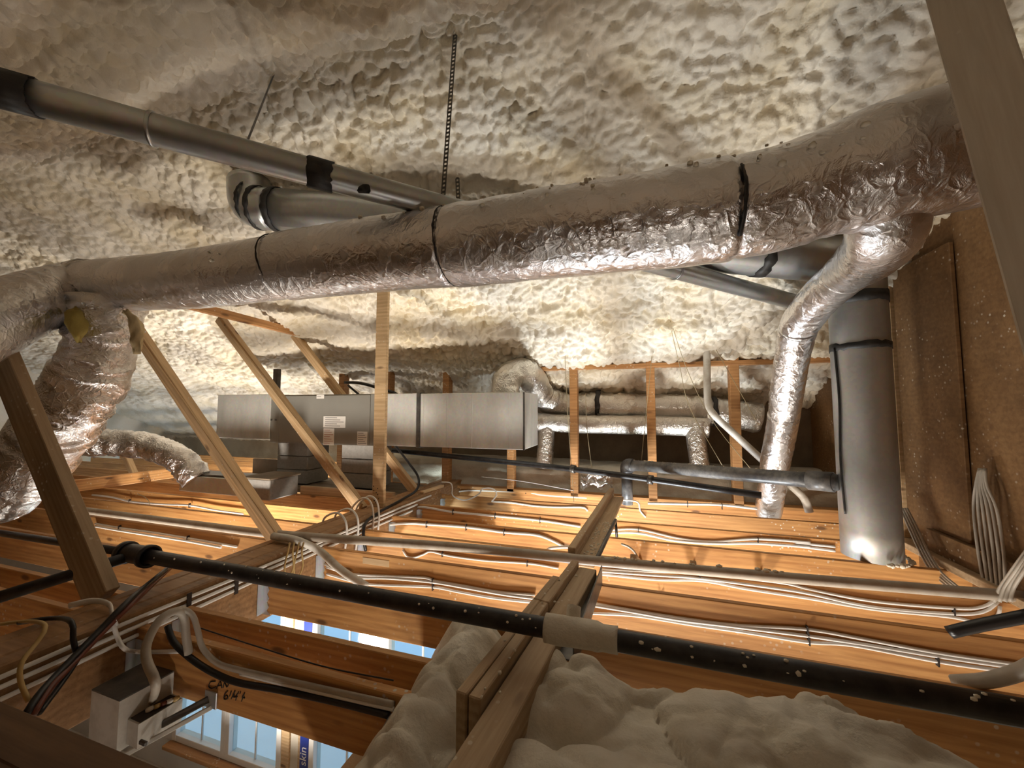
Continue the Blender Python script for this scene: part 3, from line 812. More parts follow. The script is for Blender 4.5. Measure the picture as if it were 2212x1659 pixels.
# flex duct on the far left dropping into its floor box
ff = thing("flex_duct", "long grey foil flex duct bending into the floor box at far left", "duct", PD(420, 1012, 5.0))
tube("sleeve", [PD(60, 955, 4.6), PD(150, 955, 4.75), PD(240, 957, 4.9), PD(320, 965, 5.0), PD(375, 985, 5.0), PD(410, 1015, 5.0), PD(425, 1035, 5.0)], 0.16, "flex_foil", ff, 36, 0.03, flexr)
fo = thing("duct_boot", "sheet metal floor box under the far left flex duct", "duct box", (-4.9, 3.6, 0.0))
bounds("box_body", -5.62, -4.55, 3.52, 3.86, 0.005, 0.20, "sheet_metal", fo)
bounds("box_collar", -5.55, -4.6, 3.56, 3.82, 0.2, 0.225, "dark_steel", fo)
fo2 = thing("duct_boot", "dark metal floor box beside the foot of the second brace", "duct box", (-4.2, 3.6, 0.0))
bounds("box_body", -4.42, -4.02, 3.45, 3.85, 0.005, 0.24, "concrete", fo2, 0.01)
bounds("box_lid", -4.44, -4.0, 3.43, 3.87, 0.24, 0.26, "platform_board", fo2)

# ================================================================== METAL PIPES
def strap(label, p0, p1, w=0.028, parent=None):
    """perforated hanger strap: two edges joined by rungs"""
    t = tag(multi("hanger_strap", _strap(p0, p1, w), "dark_steel", origin=p0, smooth=False), label, "strap")
    return t
def _strap(p0, p1, w):
    p0, p1 = Vector(p0), Vector(p1)
    d = (p1 - p0); ln = d.length; d.normalize()
    s = d.cross(Vector((0, 1, 0.01))).normalized(); n = d.cross(s).normalized()
    parts = []
    def bar(c, lx, lw):
        V = []
        for a in (-.5, .5):
            for b in (-.5, .5):
                for e in (-.5, .5): V.append(tuple(c + d * a * lx + s * b * lw + n * e * 0.0016))
        return V, [(0, 1, 3, 2), (4, 6, 7, 5), (0, 4, 5, 1), (2, 3, 7, 6), (0, 2, 6, 4), (1, 5, 7, 3)]
    for q in (-1, 1): parts.append(bar((p0 + p1) / 2 + s * q * w * 0.37, ln, w * 0.26))
    k = int(ln / 0.026)
    for i in range(k + 1): parts.append(bar(p0 + d * (i * 0.026), 0.013, w * 0.6))
    return parts
g1 = thing("metal_pipe", "slim galvanized pipe slanting down from the upper left behind the main duct", "pipe", PD(500, 318, 1.98))
pa, pb = PD(-70, 172, 1.41), PD(1722, 654, 3.32)
gd = (pb - pa).normalized()
tube("pipe_body", [pa, pb], 0.063, "galvanized", g1, 32, 0.5)
def on_line(px, a=pa, b=pb):
    best = min(range(1001), key=lambda i: abs(_proj(a.lerp(b, i / 1000))[0] - px)); return a.lerp(b, best / 1000)
def _proj(p):
    v = np.array(p) - CAM; d = v @ _fw
    return CX + F_PX * (v @ _rt) / d, CY - F_PX * (v @ _up) / d
ring("tape_band", on_line(20), gd, 0.064, 0.15, "tape_black", g1, 32, 0.003, 0.006, 1)
ring("tape_band", on_line(692), gd, 0.064, 0.105, "tape_black", g1, 32, 0.004, 0.006, 2)
pp = on_line(797)
tube("tape_patch", [pp + Vector((-0.03, -0.052, -0.03)), pp + Vector((0.035, -0.052, -0.042))], 0.022, "tape_black", g1, 8, 0.02, None, 0.9)
for px in (330, 1460): ring("pipe_seam", on_line(px), gd, 0.0635, 0.012, "galvanized", g1, 32, 0.003)
g2 = thing("metal_pipe", "wide galvanized flue pipe running under the foam to the flue", "pipe", PD(620, 455, 3.2))
qa, qb = PD(585, 452, 3.2), Vector((1.52, 3.42, 2.13))
qd = (qb - qa).normalized()
qe = qa + Vector((-0.30, -0.02, 0.16))
tube("pipe_body", [qa, qb], 0.165, "galvanized", g2, 40, 0.5)
tube("elbow", [qa + qd * 0.02, qa - qd * 0.10, qa - qd * 0.19 + Vector((0, 0.02, 0.06)), qa - qd * 0.24 + Vector((0, 0.05, 0.22))], 0.166, "galvanized", g2, 40, 0.05)
for dd, w in ((0.06, 0.05), (-0.09, 0.035), (-0.17, 0.02)):
    ring("tape_band", qa + qd * dd + Vector((0, 0, 0 if dd > -.1 else 0.03)), qd, 0.167, w, "tape_black", g2, 40, 0.003, 0.008, int(dd * 100))
ring("tape_band", on_line(1645, qa, qb), qd, 0.166, 0.07, "tape_black", g2, 40, 0.004, 0.012, 8)
strap("perforated strap holding the slim pipe to the foam, left of the long strap", on_line(533) + Vector((0, 0, 0.06)), Vector((-2.25, RY - 0.02, RZ - 0.06)))
strap("long perforated strap hanging from the foam above the seam of the main duct", on_line(962) + Vector((0, -0.03, 0.05)), PD(986, 38, 2.28))
tag(multi("strap_clip", _strap(PD(988, 385, 2.6), PD(990, 432, 2.6), 0.03), "dark_steel", smooth=False), "short dark clip beside the foot of the long strap", "clip")

FLX, FLY = 1.575, 3.50
fl = thing("flue", "upright wide metal flue pipe standing on the joists by the plywood wall", "flue", (FLX, FLY, 0))
FR = 0.172
tube("flue_body", [(FLX, FLY, 0.0), (FLX, FLY, 2.0), (FLX - 0.01, FLY - 0.01, 2.12), (FLX - 0.12, FLY - 0.04, 2.2)], FR, "flue_metal", fl, 48, 0.2)
zb = PD(1855, 768, 3.3).z
ring("tape_band", (FLX, FLY, zb), (0, 0, 1), FR, 0.05, "tape_black", fl, 40, 0.002, 0.008, 3)
ring("tape_band", (FLX, FLY, 1.86), (0, 0, 1), FR, 0.08, "tape_black", fl, 40, 0.002, 0.006, 4)
lp = []
for z in np.linspace(0.3, zb, 20):
    a = math.radians(196) + 0.05 * math.sin(z * 7)
    lp.append((FLX + FR * math.cos(a), FLY + FR * math.sin(a), z))
tube("seam_tape", lp, 0.02, "tape_black", fl, 6, 0.1, None, 0.35)
rng = random.Random(3)
blobs(fl, [(Vector((FLX + (FR + .03) * math.cos(a), FLY + (FR + .03) * math.sin(a), 0.012)), rng.uniform(0.008, 0.02)) for a in [rng.uniform(-1.6, 0.2) for _ in range(26)]], seed=3)

# ---- dark vent pipe
vb = PZ(1355, 1080, 0)
ve = Vector((vb.x, vb.y, PY(1357, 1004, vb.y).z))
vp = thing("vent_pipe", "dark grey plastic vent pipe rising from the joists and elbowing to the flue", "pipe", vb)
vend = Vector((FLX - 0.19, FLY - 0.02, PY(1800, 1041, FLY).z))
tube("riser", [vb - Vector((0, 0, 0.05)), ve - Vector((0, 0, 0.04))], 0.062, "vent_plastic", vp, 20, 0.2)
vh = (vend - ve).normalized()
tube("elbow", [ve - Vector((0, 0, 0.09)), ve - Vector((0, 0, 0.03)), ve + vh * 0.03 + Vector((0, 0, 0.0)), ve + vh * 0.10], 0.072, "vent_plastic", vp, 20, 0.02)
tube("run", [ve + vh * 0.05, vend], 0.060, "vent_plastic", vp, 20, 0.3)
ring("coupling", vend - vh * 0.10, vh, 0.060, 0.16, "vent_plastic", vp, 24, 0.010)
rng = random.Random(9)
blobs(vp, [(ve.lerp(vend, t) + Vector((0, -0.01, 0.058)), rng.uniform(0.005, 0.012)) for t in [rng.uniform(0.05, 1) for _ in range(34)]], seed=9)

# ---- black iron pipes
ip = thing("iron_pipe", "long black iron pipe crossing above the joists in the foreground", "pipe", (-2.75, 1.5, 0.19))
ia, ib = PY(305, 1199, 1.50), PY(2330, 1562, 1.48)
tube("pipe_body", [ia, ib], 0.036, "black_iron", ip, 20, 0.6)
idr = (ib - ia).normalized()
tube("tee_fitting", [ia - idr * 0.13, ia - idr * 0.05, ia + idr * 0.06], lambda t: 0.05, "black_iron", ip, 18, 0.05)
for dd in (-0.13, 0.06): ring("tee_collar", ia + idr * dd, idr, 0.05, 0.03, "black_iron", ip, 20, 0.008)
la = PZ(-40, 1302, 0.09)
tube("branch", [ia - idr * 0.04, la], 0.03, "black_iron", ip, 16, 0.5)
tube("branch", [ia - idr * 0.12, PY(-60, 1142, 1.62)], 0.022, "black_iron", ip, 14, 0.5)
# foam-coated coupling where the pipe crosses the strongback
ic = [on_line(x, ia, ib) for x in (1178, 1235, 1290, 1335)]
tube("foam_sleeve", ic, lambda t: 0.050 if t < 0.75 else 0.044, "white_foam", ip, 20, 0.02, lambda s, a, r: 0.005 * vn(a * 0 + s * 18, np.cos(a) * 1.5, np.sin(a) * 1.5, 3))
tube("foam_lump", [ic[1] + Vector((0.0, 0.03, 0.01)), ic[1] + Vector((0.0, 0.07, 0.06))], 0.026, "white_foam", ip, 14, 0.02, lambda s, a, r: 0.006 * vn(a * 0 + s * 18, np.cos(a) * 1.5, np.sin(a) * 1.5, 4))
rng = random.Random(21); sp = []
for k in range(46):
    t = rng.uniform(0.02, 0.98); a = rng.uniform(0.5, 2.2)
    p = ia.lerp(ib, t)
    sp.append((p + Vector((0, -0.037 * math.cos(a - 0.6), 0.037 * math.sin(a - 0.2))), rng.uniform(0.002, 0.006)))
for x, y, r in ((1385, 1388, .012), (1420, 1402, .014), (1495, 1418, .015), (1542, 1427, .012), (1562, 1437, .010), (1608, 1437, .014), (1724, 1455, .018), (620, 1262, .006), (1005, 1320, .008)):
    sp.append((PY(x, y, 1.455), r * 0.7))
blobs(ip, sp, seed=21)
ip2 = thing("iron_pipe", "thin black iron pipe running low in front of the knee wall", "pipe", PY(870, 975, 4.55))
tube("pipe_body", [PY(840, 972, 4.6), PY(1240, 1014, 4.5), PY(1645, 1070, 4.1)], 0.032, "black_iron", ip2, 14, 0.4)
for x, y in ((1238, 1013), (1405, 1036)):
    p = PY(x, y, 4.5 if x < 1300 else 4.34); ring("pipe_clamp", p, (1, -.3, -.1), 0.033, 0.05, "dark_steel", ip2, 16, 0.012)

# ---- white plastic pipes
pv = thing("plastic_pipe", "dusty white plastic pipe laid across all the joists behind the black pipe", "pipe", PZ(600, 1155, 0.08))
yy = lambda x: 2.28 + (x - 600) / 1600 * 0.42
ppts = [PZ(178, 1102, 0.10), PZ(420, 1133, 0.10), PZ(610, 1155, 0.105), PZ(1000, 1183, 0.105), PZ(1300, 1213, 0.075), PZ(1700, 1248, 0.055), PZ(2230, 1291, 0.045)]
for q in ppts: q.z += 0.0
tube("pipe_body", ppts, 0.030, "dusty_pipe", pv, 16, 0.15)
rng = random.Random(23)
blobs(pv, [(ppts[4].lerp(ppts[5], rng.random() ** 2) + Vector((0, rng.uniform(-.01, .01), 0.03)), rng.uniform(0.006, 0.014)) for _ in range(26)], seed=23)
cp = thing("conduit", "pale flexible conduit curving off the white pipe down between joists", "conduit", PZ(610, 1165, 0.08))
tube("conduit_body", [PZ(590, 1158, 0.12), PZ(640, 1167, 0.11), PY(690, 1190, 2.36), PY(735, 1230, 2.30), PY(790, 1266, 2.25)], 0.026, "pvc", cp, 14, 0.04)
dr = thing("drain_pipe", "white drain pipe dropping from the foam and angling behind the branch duct", "pipe", PY(1530, 880, 4.55))
tube("pipe_body", [PY(1524, 700, 4.62), PY(1527, 780, 4.6), PY(1529, 865, 4.55), PY(1540, 893, 4.5), PY(1580, 932, 4.52), PY(1645, 992, 4.54), PY(1712, 1052, 4.54), PY(1738, 1078, 4.54), PY(1748, 1106, 4.54)], 0.036, "pvc", dr, 14, 0.06)

# ================================================================== AIR HANDLER
AY = 3.95
ah = thing("air_handler", "grey air handler cabinet with metal plenums lying on concrete blocks", "air handler", (-3.0, 4.25, 0.6))
z0, z1 = 0.61, 1.235
def bx(name, xa, xb, zlo, zhi, mat, dy=0.0, bev=0.006, depth=0.62): return bounds(name, xa, xb, AY + dy, AY + depth, zlo, zhi, mat, ah, bev)
xs = {k: PY(k, 900, AY).x for k in (470, 585, 605, 632, 800, 825, 900, 908, 1131)}
bx("end_plenum", xs[470], xs[585], 0.655, 1.25, "sheet_metal", -0.01)
bx("cabinet", xs[585], xs[825], z0, z1, "unit_paint")
bx("access_panel", xs[605], xs[800], z0 + 0.012, z1 - 0.012, "unit_paint", -0.008, 0.004, 0.05)
bx("narrow_panel", xs[585] + 0.01, xs[605] - 0.006, z0 + 0.012, z1 - 0.012, "unit_paint", -0.006, 0.004, 0.05)
bx("middle_plenum", xs[825], xs[900], z0 + 0.01, z1, "sheet_metal", -0.004)
bx("flange", xs[900], xs[908], z0 - 0.004, z1 + 0.006, "dark_steel", -0.012)
bp_ = bx("supply_plenum", xs[908], xs[1131], z0 + 0.012, z1 - 0.006, "sheet_metal", -0.004)
for k, f in enumerate((0.03, 0.27, 0.52, 0.87)):
    xx = xs[908] + (xs[1131] - xs[908]) * f
    bx("fold_seam", xx, xx + 0.008, z0 + 0.02, z1 - 0.012, "sheet_metal", -0.0065, 0.002, 0.02)
bounds("corner_trim", xs[1131] - 0.004, xs[1131] + 0.012, AY - 0.012, AY + 0.01, z0 + 0.01, z1 - 0.004, "dark_steel", ah, 0.002)
def decal(px0, py0, px1, py1, mat, lines=0, ink="print_ink", col=None):
    a = PY(px0, py0, AY - 0.0095); b = PY(px1, py1, AY - 0.0095)
    d = bounds("printed_label", a.x, b.x, AY - 0.0105, AY - 0.008, b.z, a.z, mat, ah, 0)
    for k in range(lines):
        z = a.z + (b.z - a.z) * (k + 0.8) / (lines + 0.6)
        w = (b.x - a.x)
        bounds("print_line", a.x + 0.08 * w, a.x + w * (0.62 + 0.3 * ((k * 7) % 3) / 2), AY - 0.0112, AY - 0.0103, z - 0.003, z + 0.003, ink, d, 0)
decal(699, 899, 746, 924, "paper", 5)
decal(699, 925, 721, 962, "paper", 7, "print_red")
decal(772, 932, 793, 962, "paper", 6)
decal(684, 853, 700, 861, "paper", 1)
for px in (588, 597): bounds("latch", PY(px, 905, AY).x - 0.012, PY(px, 905, AY).x + 0.012, AY - 0.018, AY, 0.90, 0.915, "dark_steel", ah, 0.002)
rod = tag(bounds("hanger_channel", PY(588, 850, 4.2).x, PY(598, 850, 4.2).x, 4.2, 4.26, 1.2, 1.62, "dark_steel"), "black steel channel rising behind the air handler into the foam", "channel")
for i, (px, nb) in enumerate(((622, 3), (655, 3), (763, 3), (795, 3))):
    x = PY(px, 1000, 4.15).x
    labs = ["leftmost stack of grey concrete blocks under the air handler", "second stack of grey concrete blocks under the air handler", "third stack of grey concrete blocks under the air handler, left of the post", "rightmost stack of concrete blocks under the air handler, just behind the post"]
    s = thing("block_stack", labs[i], "concrete block", (x, 4.3, 0.06), "blocks under the air handler")
    for k in range(nb):
        bounds("concrete_block", x - 0.16, x + 0.10 if i % 2 else x + 0.16, 4.12, 4.50, 0.062 + k * 0.182, 0.062 + k * 0.182 + 0.176, "concrete", s, 0.008)
pf = thing("platform", "dirty wooden platform under the air handler", "platform", (-4.0, 4.3, 0.0))
for k in range(4):
    bounds("plank", -5.6, -2.66, 3.92 + k * 0.19, 4.10 + k * 0.19, 0.002, 0.045, "platform_board", pf)
bounds("edge_board", -4.0, -2.66, 3.86, 3.91, 0.002, 0.10, "dusty_wood", pf)
bounds("edge_board", -5.6, -4.9, 4.5, 4.55, 0.05, 0.30, "platform_board", pf)
# black refrigerant line
tag(tube("refrigerant_line", [PY(745, 826, 4.35), PY(780, 828, 4.3), PY(830, 842, 4.3), PY(858, 853, 4.25), PY(870, 880, 4.6)], 0.02, "black_cable", seg=10), "black line looping over the top of the air handler", "hose")

# ---- flex ducts behind the knee wall
e1 = thing("flex_duct", "shiny flex duct looping from the plenum top and running behind the studs", "duct", PY(1095, 850, 4.4))
tube("sleeve", [PY(1092, 860, 4.35), PY(1092, 828, 4.36), PY(1110, 805, 4.45), PY(1138, 805, 4.6), PY(1158, 835, 4.9), PY(1180, 862, 5.12), PY(1225, 876, 5.3), PY(1300, 876, 5.3), PY(1400, 880, 5.3), PY(1500, 884, 5.3), PY(1560, 892, 5.3), PY(1640, 905, 5.3)], 0.165, "far_foil", e1, 36, 0.03, flexr)
ring("tape_band", PY(1293, 872, 5.3), (1, 0, 0), 0.17, 0.06, "tape_black", e1, 30, 0.012, 0.008, 2)
ring("tape_band", PY(1542, 889, 5.3), (1, 0, 0), 0.17, 0.05, "tape_black", e1, 30, 0.012, 0.008, 2)
e2 = thing("flex_duct", "lower foil duct with two legs dropping behind the studs", "duct", PY(1180, 915, 5.1))
tube("sleeve", [PY(1120, 905, 4.75), PY(1175, 912, 5.05), PY(1260, 916, 5.1), PY(1380, 918, 5.1), PY(1480, 922, 5.1), PY(1530, 925, 5.1)], 0.115, "far_foil", e2, 30, 0.03, wrinkle(101, 0.006, 18, 1.5))
for a, b in ((1180, 1176), (1503, 1512)):
    tube("drop_leg", [PY(a, 912, 5.08), PY(a, 950, 5.04), PY(b, 1012, 5.0)], 0.105, "far_foil", e2, 28, 0.03, wrinkle(105 + a, 0.006, 18, 1.5))
tag(multi("foil_scrap", [(lambda P: (P.reshape(-1, 3), [(i * 12 + j, (i + 1) * 12 + j, (i + 1) * 12 + j + 1, i * 12 + j + 1) for i in range(13) for j in range(11)]))(
    np.array([[np.array(PY(1255 + 68 * i / 13, 1024 + 28 * j / 11 + 5 * math.sin(i), 4.72)) + np.array([0, 0.05 * float(vn(i * 0.9, j * 0.9, seed=8)), 0.02 * float(vn(i * 1.1, j * 1.3, seed=9))]) for j in range(12)] for i in range(14)]))], "far_foil"), "bright crumpled foil scrap at the foot of the knee wall", "foil")

# ================================================================== FOREGROUND FOAM
def foam_mass(name, label, x0, x1, y0, y1, zf, edge, seed, mat="white_foam", step=0.011):
    """lumpy closed foam body; zf(X,Y) top height, edge(X,Y) 0 at rim .. 1 inside"""
    x = np.arange(x0, x1 + step, step); y = np.arange(y0, y1 + step, step)
    Yg, Xg = np.meshgrid(y, x)
    wx = Xg + 0.04 * vn(Xg * 6, Yg * 6, seed=seed); wy = Yg + 0.04 * vn(Xg * 6, Yg * 6, seed=seed + 1)
    a = dome(worley(wx / 0.25, wy / 0.21, seed + 2), 0.72); b = dome(worley(wx / 0.125, wy / 0.11, seed + 3), 0.7)
    h = 0.075 * a + 0.05 * b * np.clip(0.55 + vn(Xg * 4, Yg * 4, seed=seed + 8), 0.1, 1) + 0.010 * dome(worley(wx / 0.045, wy / 0.045, seed + 9), 0.9) + 0.035 * vn(Xg * 3, Yg * 3, seed=seed + 4) + 0.008 * vn(Xg * 17, Yg * 17, seed=seed + 5)
    e = np.clip(edge(Xg, Yg), 0, 1); e = e ** 0.45
    Z = -0.36 + (zf(Xg, Yg) + h + 0.36) * e
    P = np.stack([Xg, Yg, Z], -1)
    o = grid_obj(name, P, mat)
    return tag(o, label, "foam")
def eL(X, Y):
    wob = 0.07 * vn(Y * 5, Y * 0 + X * 0.0, seed=201) + 0.03 * vn(Y * 14, X * 0, seed=202)
    return np.minimum(np.minimum((X + 1.0 + wob) / 0.16, (1.96 + 0.04 * vn(X * 8, X * 0, seed=203) - Y) / 0.10), np.minimum((Y - 0.1) / 0.1, (-0.455 + 0.105 * (Y - 1.05) - X) / 0.05))
foam_mass("foam_lump", "lumpy white foam spilling over the opening left of the strongback", -1.14, -0.36, 0.05, 2.0, lambda X, Y: -0.05 + 0.02 * Y - 0.10 * np.clip((-0.76 - X) / 0.25, 0, 1) - 0.12 * np.clip((X + 0.72) / 0.12, 0, 1), eL, 210)
def eR(X, Y):
    bk = 1.72 + 0.05 * vn(X * 4, X * 0, seed=205) + 0.03 * vn(X * 11, X * 0, seed=206) - 0.10 * np.clip((X - 0.9) / 0.6, 0, 1)
    return np.minimum(np.minimum((X + 0.50 - 0.105 * (Y - 1.05)) / 0.10, (bk - Y) / 0.09), (Y - 0.45) / 0.1)
foam_mass("foam_mound", "large cream foam mound filling the bays right of the strongback", -0.6, 1.9, 0.4, 1.9, lambda X, Y: -0.035 - 0.02 * X, eR, 230)
# big board nearest the camera, shade put into its wood colour
nb = thing("near_board", "board filling the lower left corner, shade put into its dark colour", "board", (-1.9, 0.62, 0.0))
plank("board", (-2.9, 0.70, 0.0), (-0.75, 0.70, 0.0), 0.12, 0.20, "shaded_wood", nb)

# ================================================================== LIGHT FIXTURE BETWEEN THE JOISTS
fxr = thing("recessed_light", "dusty white recessed light housing hung between beam and joist", "light fixture", PY(290, 1590, 1.15))
def quadbox(name, top, zdrop, mat, parent):
    """box under a four-cornered top"""
    t = [Vector(p) for p in top]; b = [p - Vector((0, 0, zdrop)) for p in t]
    return obj_from(name, [tuple(v) for v in t + b], [(0, 1, 2, 3), (7, 6, 5, 4), (0, 4, 5, 1), (1, 5, 6, 2), (2, 6, 7, 3), (3, 7, 4, 0)], mat, parent, smooth=False)
zt = -0.14
c4 = [PZ(198, 1492, zt), PZ(258, 1516, zt), PZ(376, 1452, zt), PZ(310, 1433, zt)]
quadbox("housing", c4, 0.20, "fixture_white", fxr)
quadbox("housing_lid", [p + Vector((0, 0, 0.006)) for p in c4], 0.006, "dark_steel", fxr)
fd = (c4[2] - c4[1]); fd.z = 0; fl_ = fd.length; fd.normalize()
fn = Vector((fd.y, -fd.x, 0))
t0, t1 = c4[1] + fd * 0.03, c4[1] + fd * (fl_ * 0.98)
dz_ = Vector((0, 0, -0.09))
j4 = [t0 + dz_ + fn * 0.002, t0 + dz_ + fn * 0.075, t1 + dz_ + fn * 0.075, t1 + dz_ + fn * 0.002]
quadbox("wiring_tray", j4, 0.095, "fixture_white", fxr)
jm = (j4[0] + j4[1] + j4[2] + j4[3]) / 4
quadbox("tray_shade_plate", [p.lerp(jm, 0.10) + Vector((0, 0, 0.003)) for p in j4], 0.002, "seam_dark", fxr)  # dark plate on the solid tray, shade of a hollow put into colour
rngf = random.Random(4)
for k in range(5):
    p = j4[0].lerp(j4[2], 0.35 + 0.12 * k) + Vector((0, 0, 0.005))
    tube("wire_nut", [p, p + Vector((0.018, 0.006, 0.012))], lambda t: 0.012 - 0.004 * t, ["pvc", "tan_cable", "red_brown_cable"][k % 3], fxr, 8, 0.01)
box("tray_latch", t0 + fn * 0.082 + Vector((0.03, 0.0, -0.15)), (0.04, 0.012, 0.018), "dark_steel", fxr)
h0, h1 = PZ(262, 1612, -0.36), PY(452, 1510, 1.29)
plank("hanger_bar", h0, h1, 0.012, 0.03, "dark_steel", fxr)
plank("hanger_bar", h0 + Vector((0.05, -0.02, -0.01)), h1 + Vector((0.03, -0.01, -0.02)), 0.010, 0.02, "fixture_white", fxr)
box("hanger_foot", h1 + Vector((0.01, 0.0, 0)), (0.07, 0.006, 0.07), "hanger_metal", fxr)

# ================================================================== CABLES
def cable(label, pts, r, mat, cat="cable", group=None, staples=(), step=0.03, flat=1.0, name="cable", dz=0.0):
    P = [Vector(p) for p in pts]
    if staples:
        t = thing(name, label, cat, P[0], group)
        tube("sheath", P, r, mat, t, 7, step, None, flat)
        for q in staples:
            p, d = Vector(q), Vector((0, 0, 1))
            bounds("staple", p.x - 0.003, p.x + 0.003, p.y - r - 0.003, p.y + r, p.z - 2.4 * r, p.z + 2.4 * r, "seam_dark", t, 0)
        return t
    return tag(tube(name, P, r, mat, None, 7, step, None, flat), label, cat, group)
SA = lambda pts, Y: [PY(1250 + x * 0.24108, 1040 + y * 0.24111, Y) for x, y in pts]      # crop frames of the right bay ...
SB = lambda pts, Y: [PY(840 + x * 0.18987, 1030 + y * 0.18987, Y) for x, y in pts]       # ... and of the middle bay
SC = lambda pts, Y: [PY(1200 + x * 0.4575, 950 + y * 0.4574, Y) for x, y in pts]
SD = lambda pts, Y: [PY(150 + x * 0.22604, 990 + y * 0.22604, Y) for x, y in pts]
CR = 0.0082
near_face = {y: y - 0.048 for y in JY}
f = near_face[2.48]
G = "cables stapled along the joists"
cable("upper of three white cables on the joist behind the black pipe, right of the strongback", SA([(90, 1082), (400, 1140), (900, 1222), (1400, 1286), (2040, 1325)], f) + SC([(1450, 940), (1800, 1005), (2230, 1068)], f), CR, "white_cable", group=G, staples=SC([(1187, 897)], f))
cable("middle of three white cables on the joist behind the black pipe, right of the strongback", SA([(90, 1105), (500, 1172), (900, 1240), (1400, 1302), (2060, 1385)], f - 0.004) + SC([(1450, 965), (1800, 1022), (2230, 1085)], f), CR, "white_cable", group=G, staples=SC([(1192, 925)], f))
cable("lowest of three white cables on the joist behind the black pipe, right of the strongback", SA([(90, 1180), (500, 1202), (1000, 1280), (1500, 1352), (2060, 1440)], f) + SC([(1400, 970), (1800, 1046), (2100, 1090)], f), CR, "white_cable", group=G, staples=SC([(1197, 950), (1803, 1047)], f))
f = near_face[2.94]
end = [(2050, 815), (2085, 770), (2090, 735)]
cable("top white cable on the joist just under the white pipe at right", SA([(200, 788), (600, 806), (1080, 828), (1800, 905), (2074, 968)], f) + SC([(1500, 762), (1880, 795), (2010, 790), (2080, 755)], f), CR, "white_cable", group=G, staples=SA([(1085, 835)], f))
cable("second white cable under the white pipe at right, curving up at the wall", SA([(200, 806), (700, 842), (1080, 868), (1800, 962), (2074, 1008)], f - 0.006) + SC([(1500, 790), (1880, 822), (2020, 812), (2090, 765)], f), CR, "white_cable", group=G, staples=SC([(1880, 810)], f))
cable("lowest white cable under the white pipe at right, bending widest at the wall", SA([(200, 832), (700, 880), (1100, 890), (1500, 962), (2074, 1050)], f) + SC([(1500, 800), (1850, 835), (2000, 862), (2085, 835), (2098, 785)], f), CR, "white_cable", group=G, staples=SC([(500, 735)], f))
f = near_face[3.88]
cable("upper sagging white cable on a far right joist by the flue", SA([(250, 440), (530, 430), (900, 510), (1200, 540), (1600, 515), (2074, 548)], f) + SC([(1130, 485), (1320, 505)], f), CR * 1.3, "white_cable", group=G, staples=SA([(535, 440), (1606, 530)], f))
cable("lower sagging white cable on a far right joist by the flue", SA([(250, 462), (530, 462), (850, 528), (1200, 556), (1600, 556), (2074, 588)], f - 0.01) + SC([(1130, 500), (1320, 525)], f), CR * 1.3, "white_cable", group=G)
f = near_face[4.42]
cable("white cable along the rearmost joist between vent pipe and branch duct", SA([(620, 195), (960, 202), (1280, 210), (1600, 245)], f), CR * 1.5, "white_cable", group=G, staples=SA([(975, 203), (1284, 222)], f))
cable("short white cable end drooping beside the vent pipe foot", SA([(400, 165), (530, 185), (550, 260), (600, 320)], f), CR, "white_cable")
cable("curled white cable end poking up behind the white pipe near the strongback", SA([(380, 560), (440, 580), (500, 630), (530, 690)], 3.2), CR, "dull_cable")
# middle bay
f = near_face[2.48]
g0 = [PY(700, 1262, f), PY(765, 1252, f)]
cable("upper of three white cables on the joist between beam and strongback", [PY(705, 1225, f), PY(760, 1240, f)] + SB([(0, 1130), (420, 1150), (500, 1180), (800, 1232), (1250, 1310), (1660, 1345)], f), CR, "white_cable", group=G)
cable("middle of three white cables on the joist between beam and strongback", [PY(700, 1218, f), PY(760, 1246, f)] + SB([(0, 1155), (500, 1200), (900, 1268), (1300, 1338), (1650, 1385)], f - 0.004), CR, "white_cable", group=G, staples=SB([(500, 1190)], f))
cable("lowest of three white cables on the joist between beam and strongback", [PY(706, 1240, f), PY(780, 1260, f)] + SB([(0, 1235), (500, 1255), (800, 1310), (1200, 1380), (1620, 1425)], f), CR, "white_cable", group=G, staples=SB([(502, 1255)], f))
f = near_face[2.94]
cable("white cable hugging the underside of the white pipe between beam and strongback", SB([(160, 830), (200, 900), (280, 920), (400, 880), (480, 850), (700, 900), (1100, 952), (1600, 985), (1930, 1040)], f), CR, "white_cable", staples=SB([(610, 880), (1575, 985)], f))
f = near_face[3.38]
cable("thick pale cable on the brightest joist, sagging at the strongback", [PY(795, 1145, f)] + SB([(0, 548), (250, 530), (430, 540), (880, 572), (1310, 630), (1600, 652), (1750, 680), (1900, 745), (1990, 795)], f), 0.0115, "white_cable", staples=SB([(430, 540), (880, 572), (1312, 630)], f))
cable("pale cable hooked back on itself beside the strongback", SB([(2100, 800), (1960, 800), (1830, 815), (1800, 850), (1840, 890)], 3.1), 0.011, "white_cable")
f = near_face[3.88]
cable("white cable on the fourth joist from the knee wall, clipped three times", SB([(190, 400), (280, 360), (400, 345), (730, 400), (1210, 445), (1720, 495), (2180, 565)], f), 0.011, "white_cable", staples=SB([(730, 400), (1210, 445), (1720, 495)], f))
f = near_face[4.42]
cable("white cable starting at a wooden block and ending hooked at the strongback", SB([(1170, 280), (1400, 295), (1650, 330), (1900, 345), (2180, 345), (2240, 360), (2260, 390)], f), 0.010, "white_cable")
f = near_face[4.93]
cable("white cable along the joist at the knee wall foot", SB([(720, 190), (890, 155), (1340, 165), (1560, 165), (1750, 205), (2250, 238)], f), 0.012, "white_cable", staples=SB([(1558, 165)], f))
cable("thin pale cable coiled in a loose loop at the beam end", SB([(600, 60), (700, 70), (722, 130), (725, 210), (830, 262), (930, 250), (1030, 190), (1060, 140), (1130, 128), (1200, 145), (1225, 190), (1205, 240), (1170, 280)], 4.3), 0.008, "white_cable")
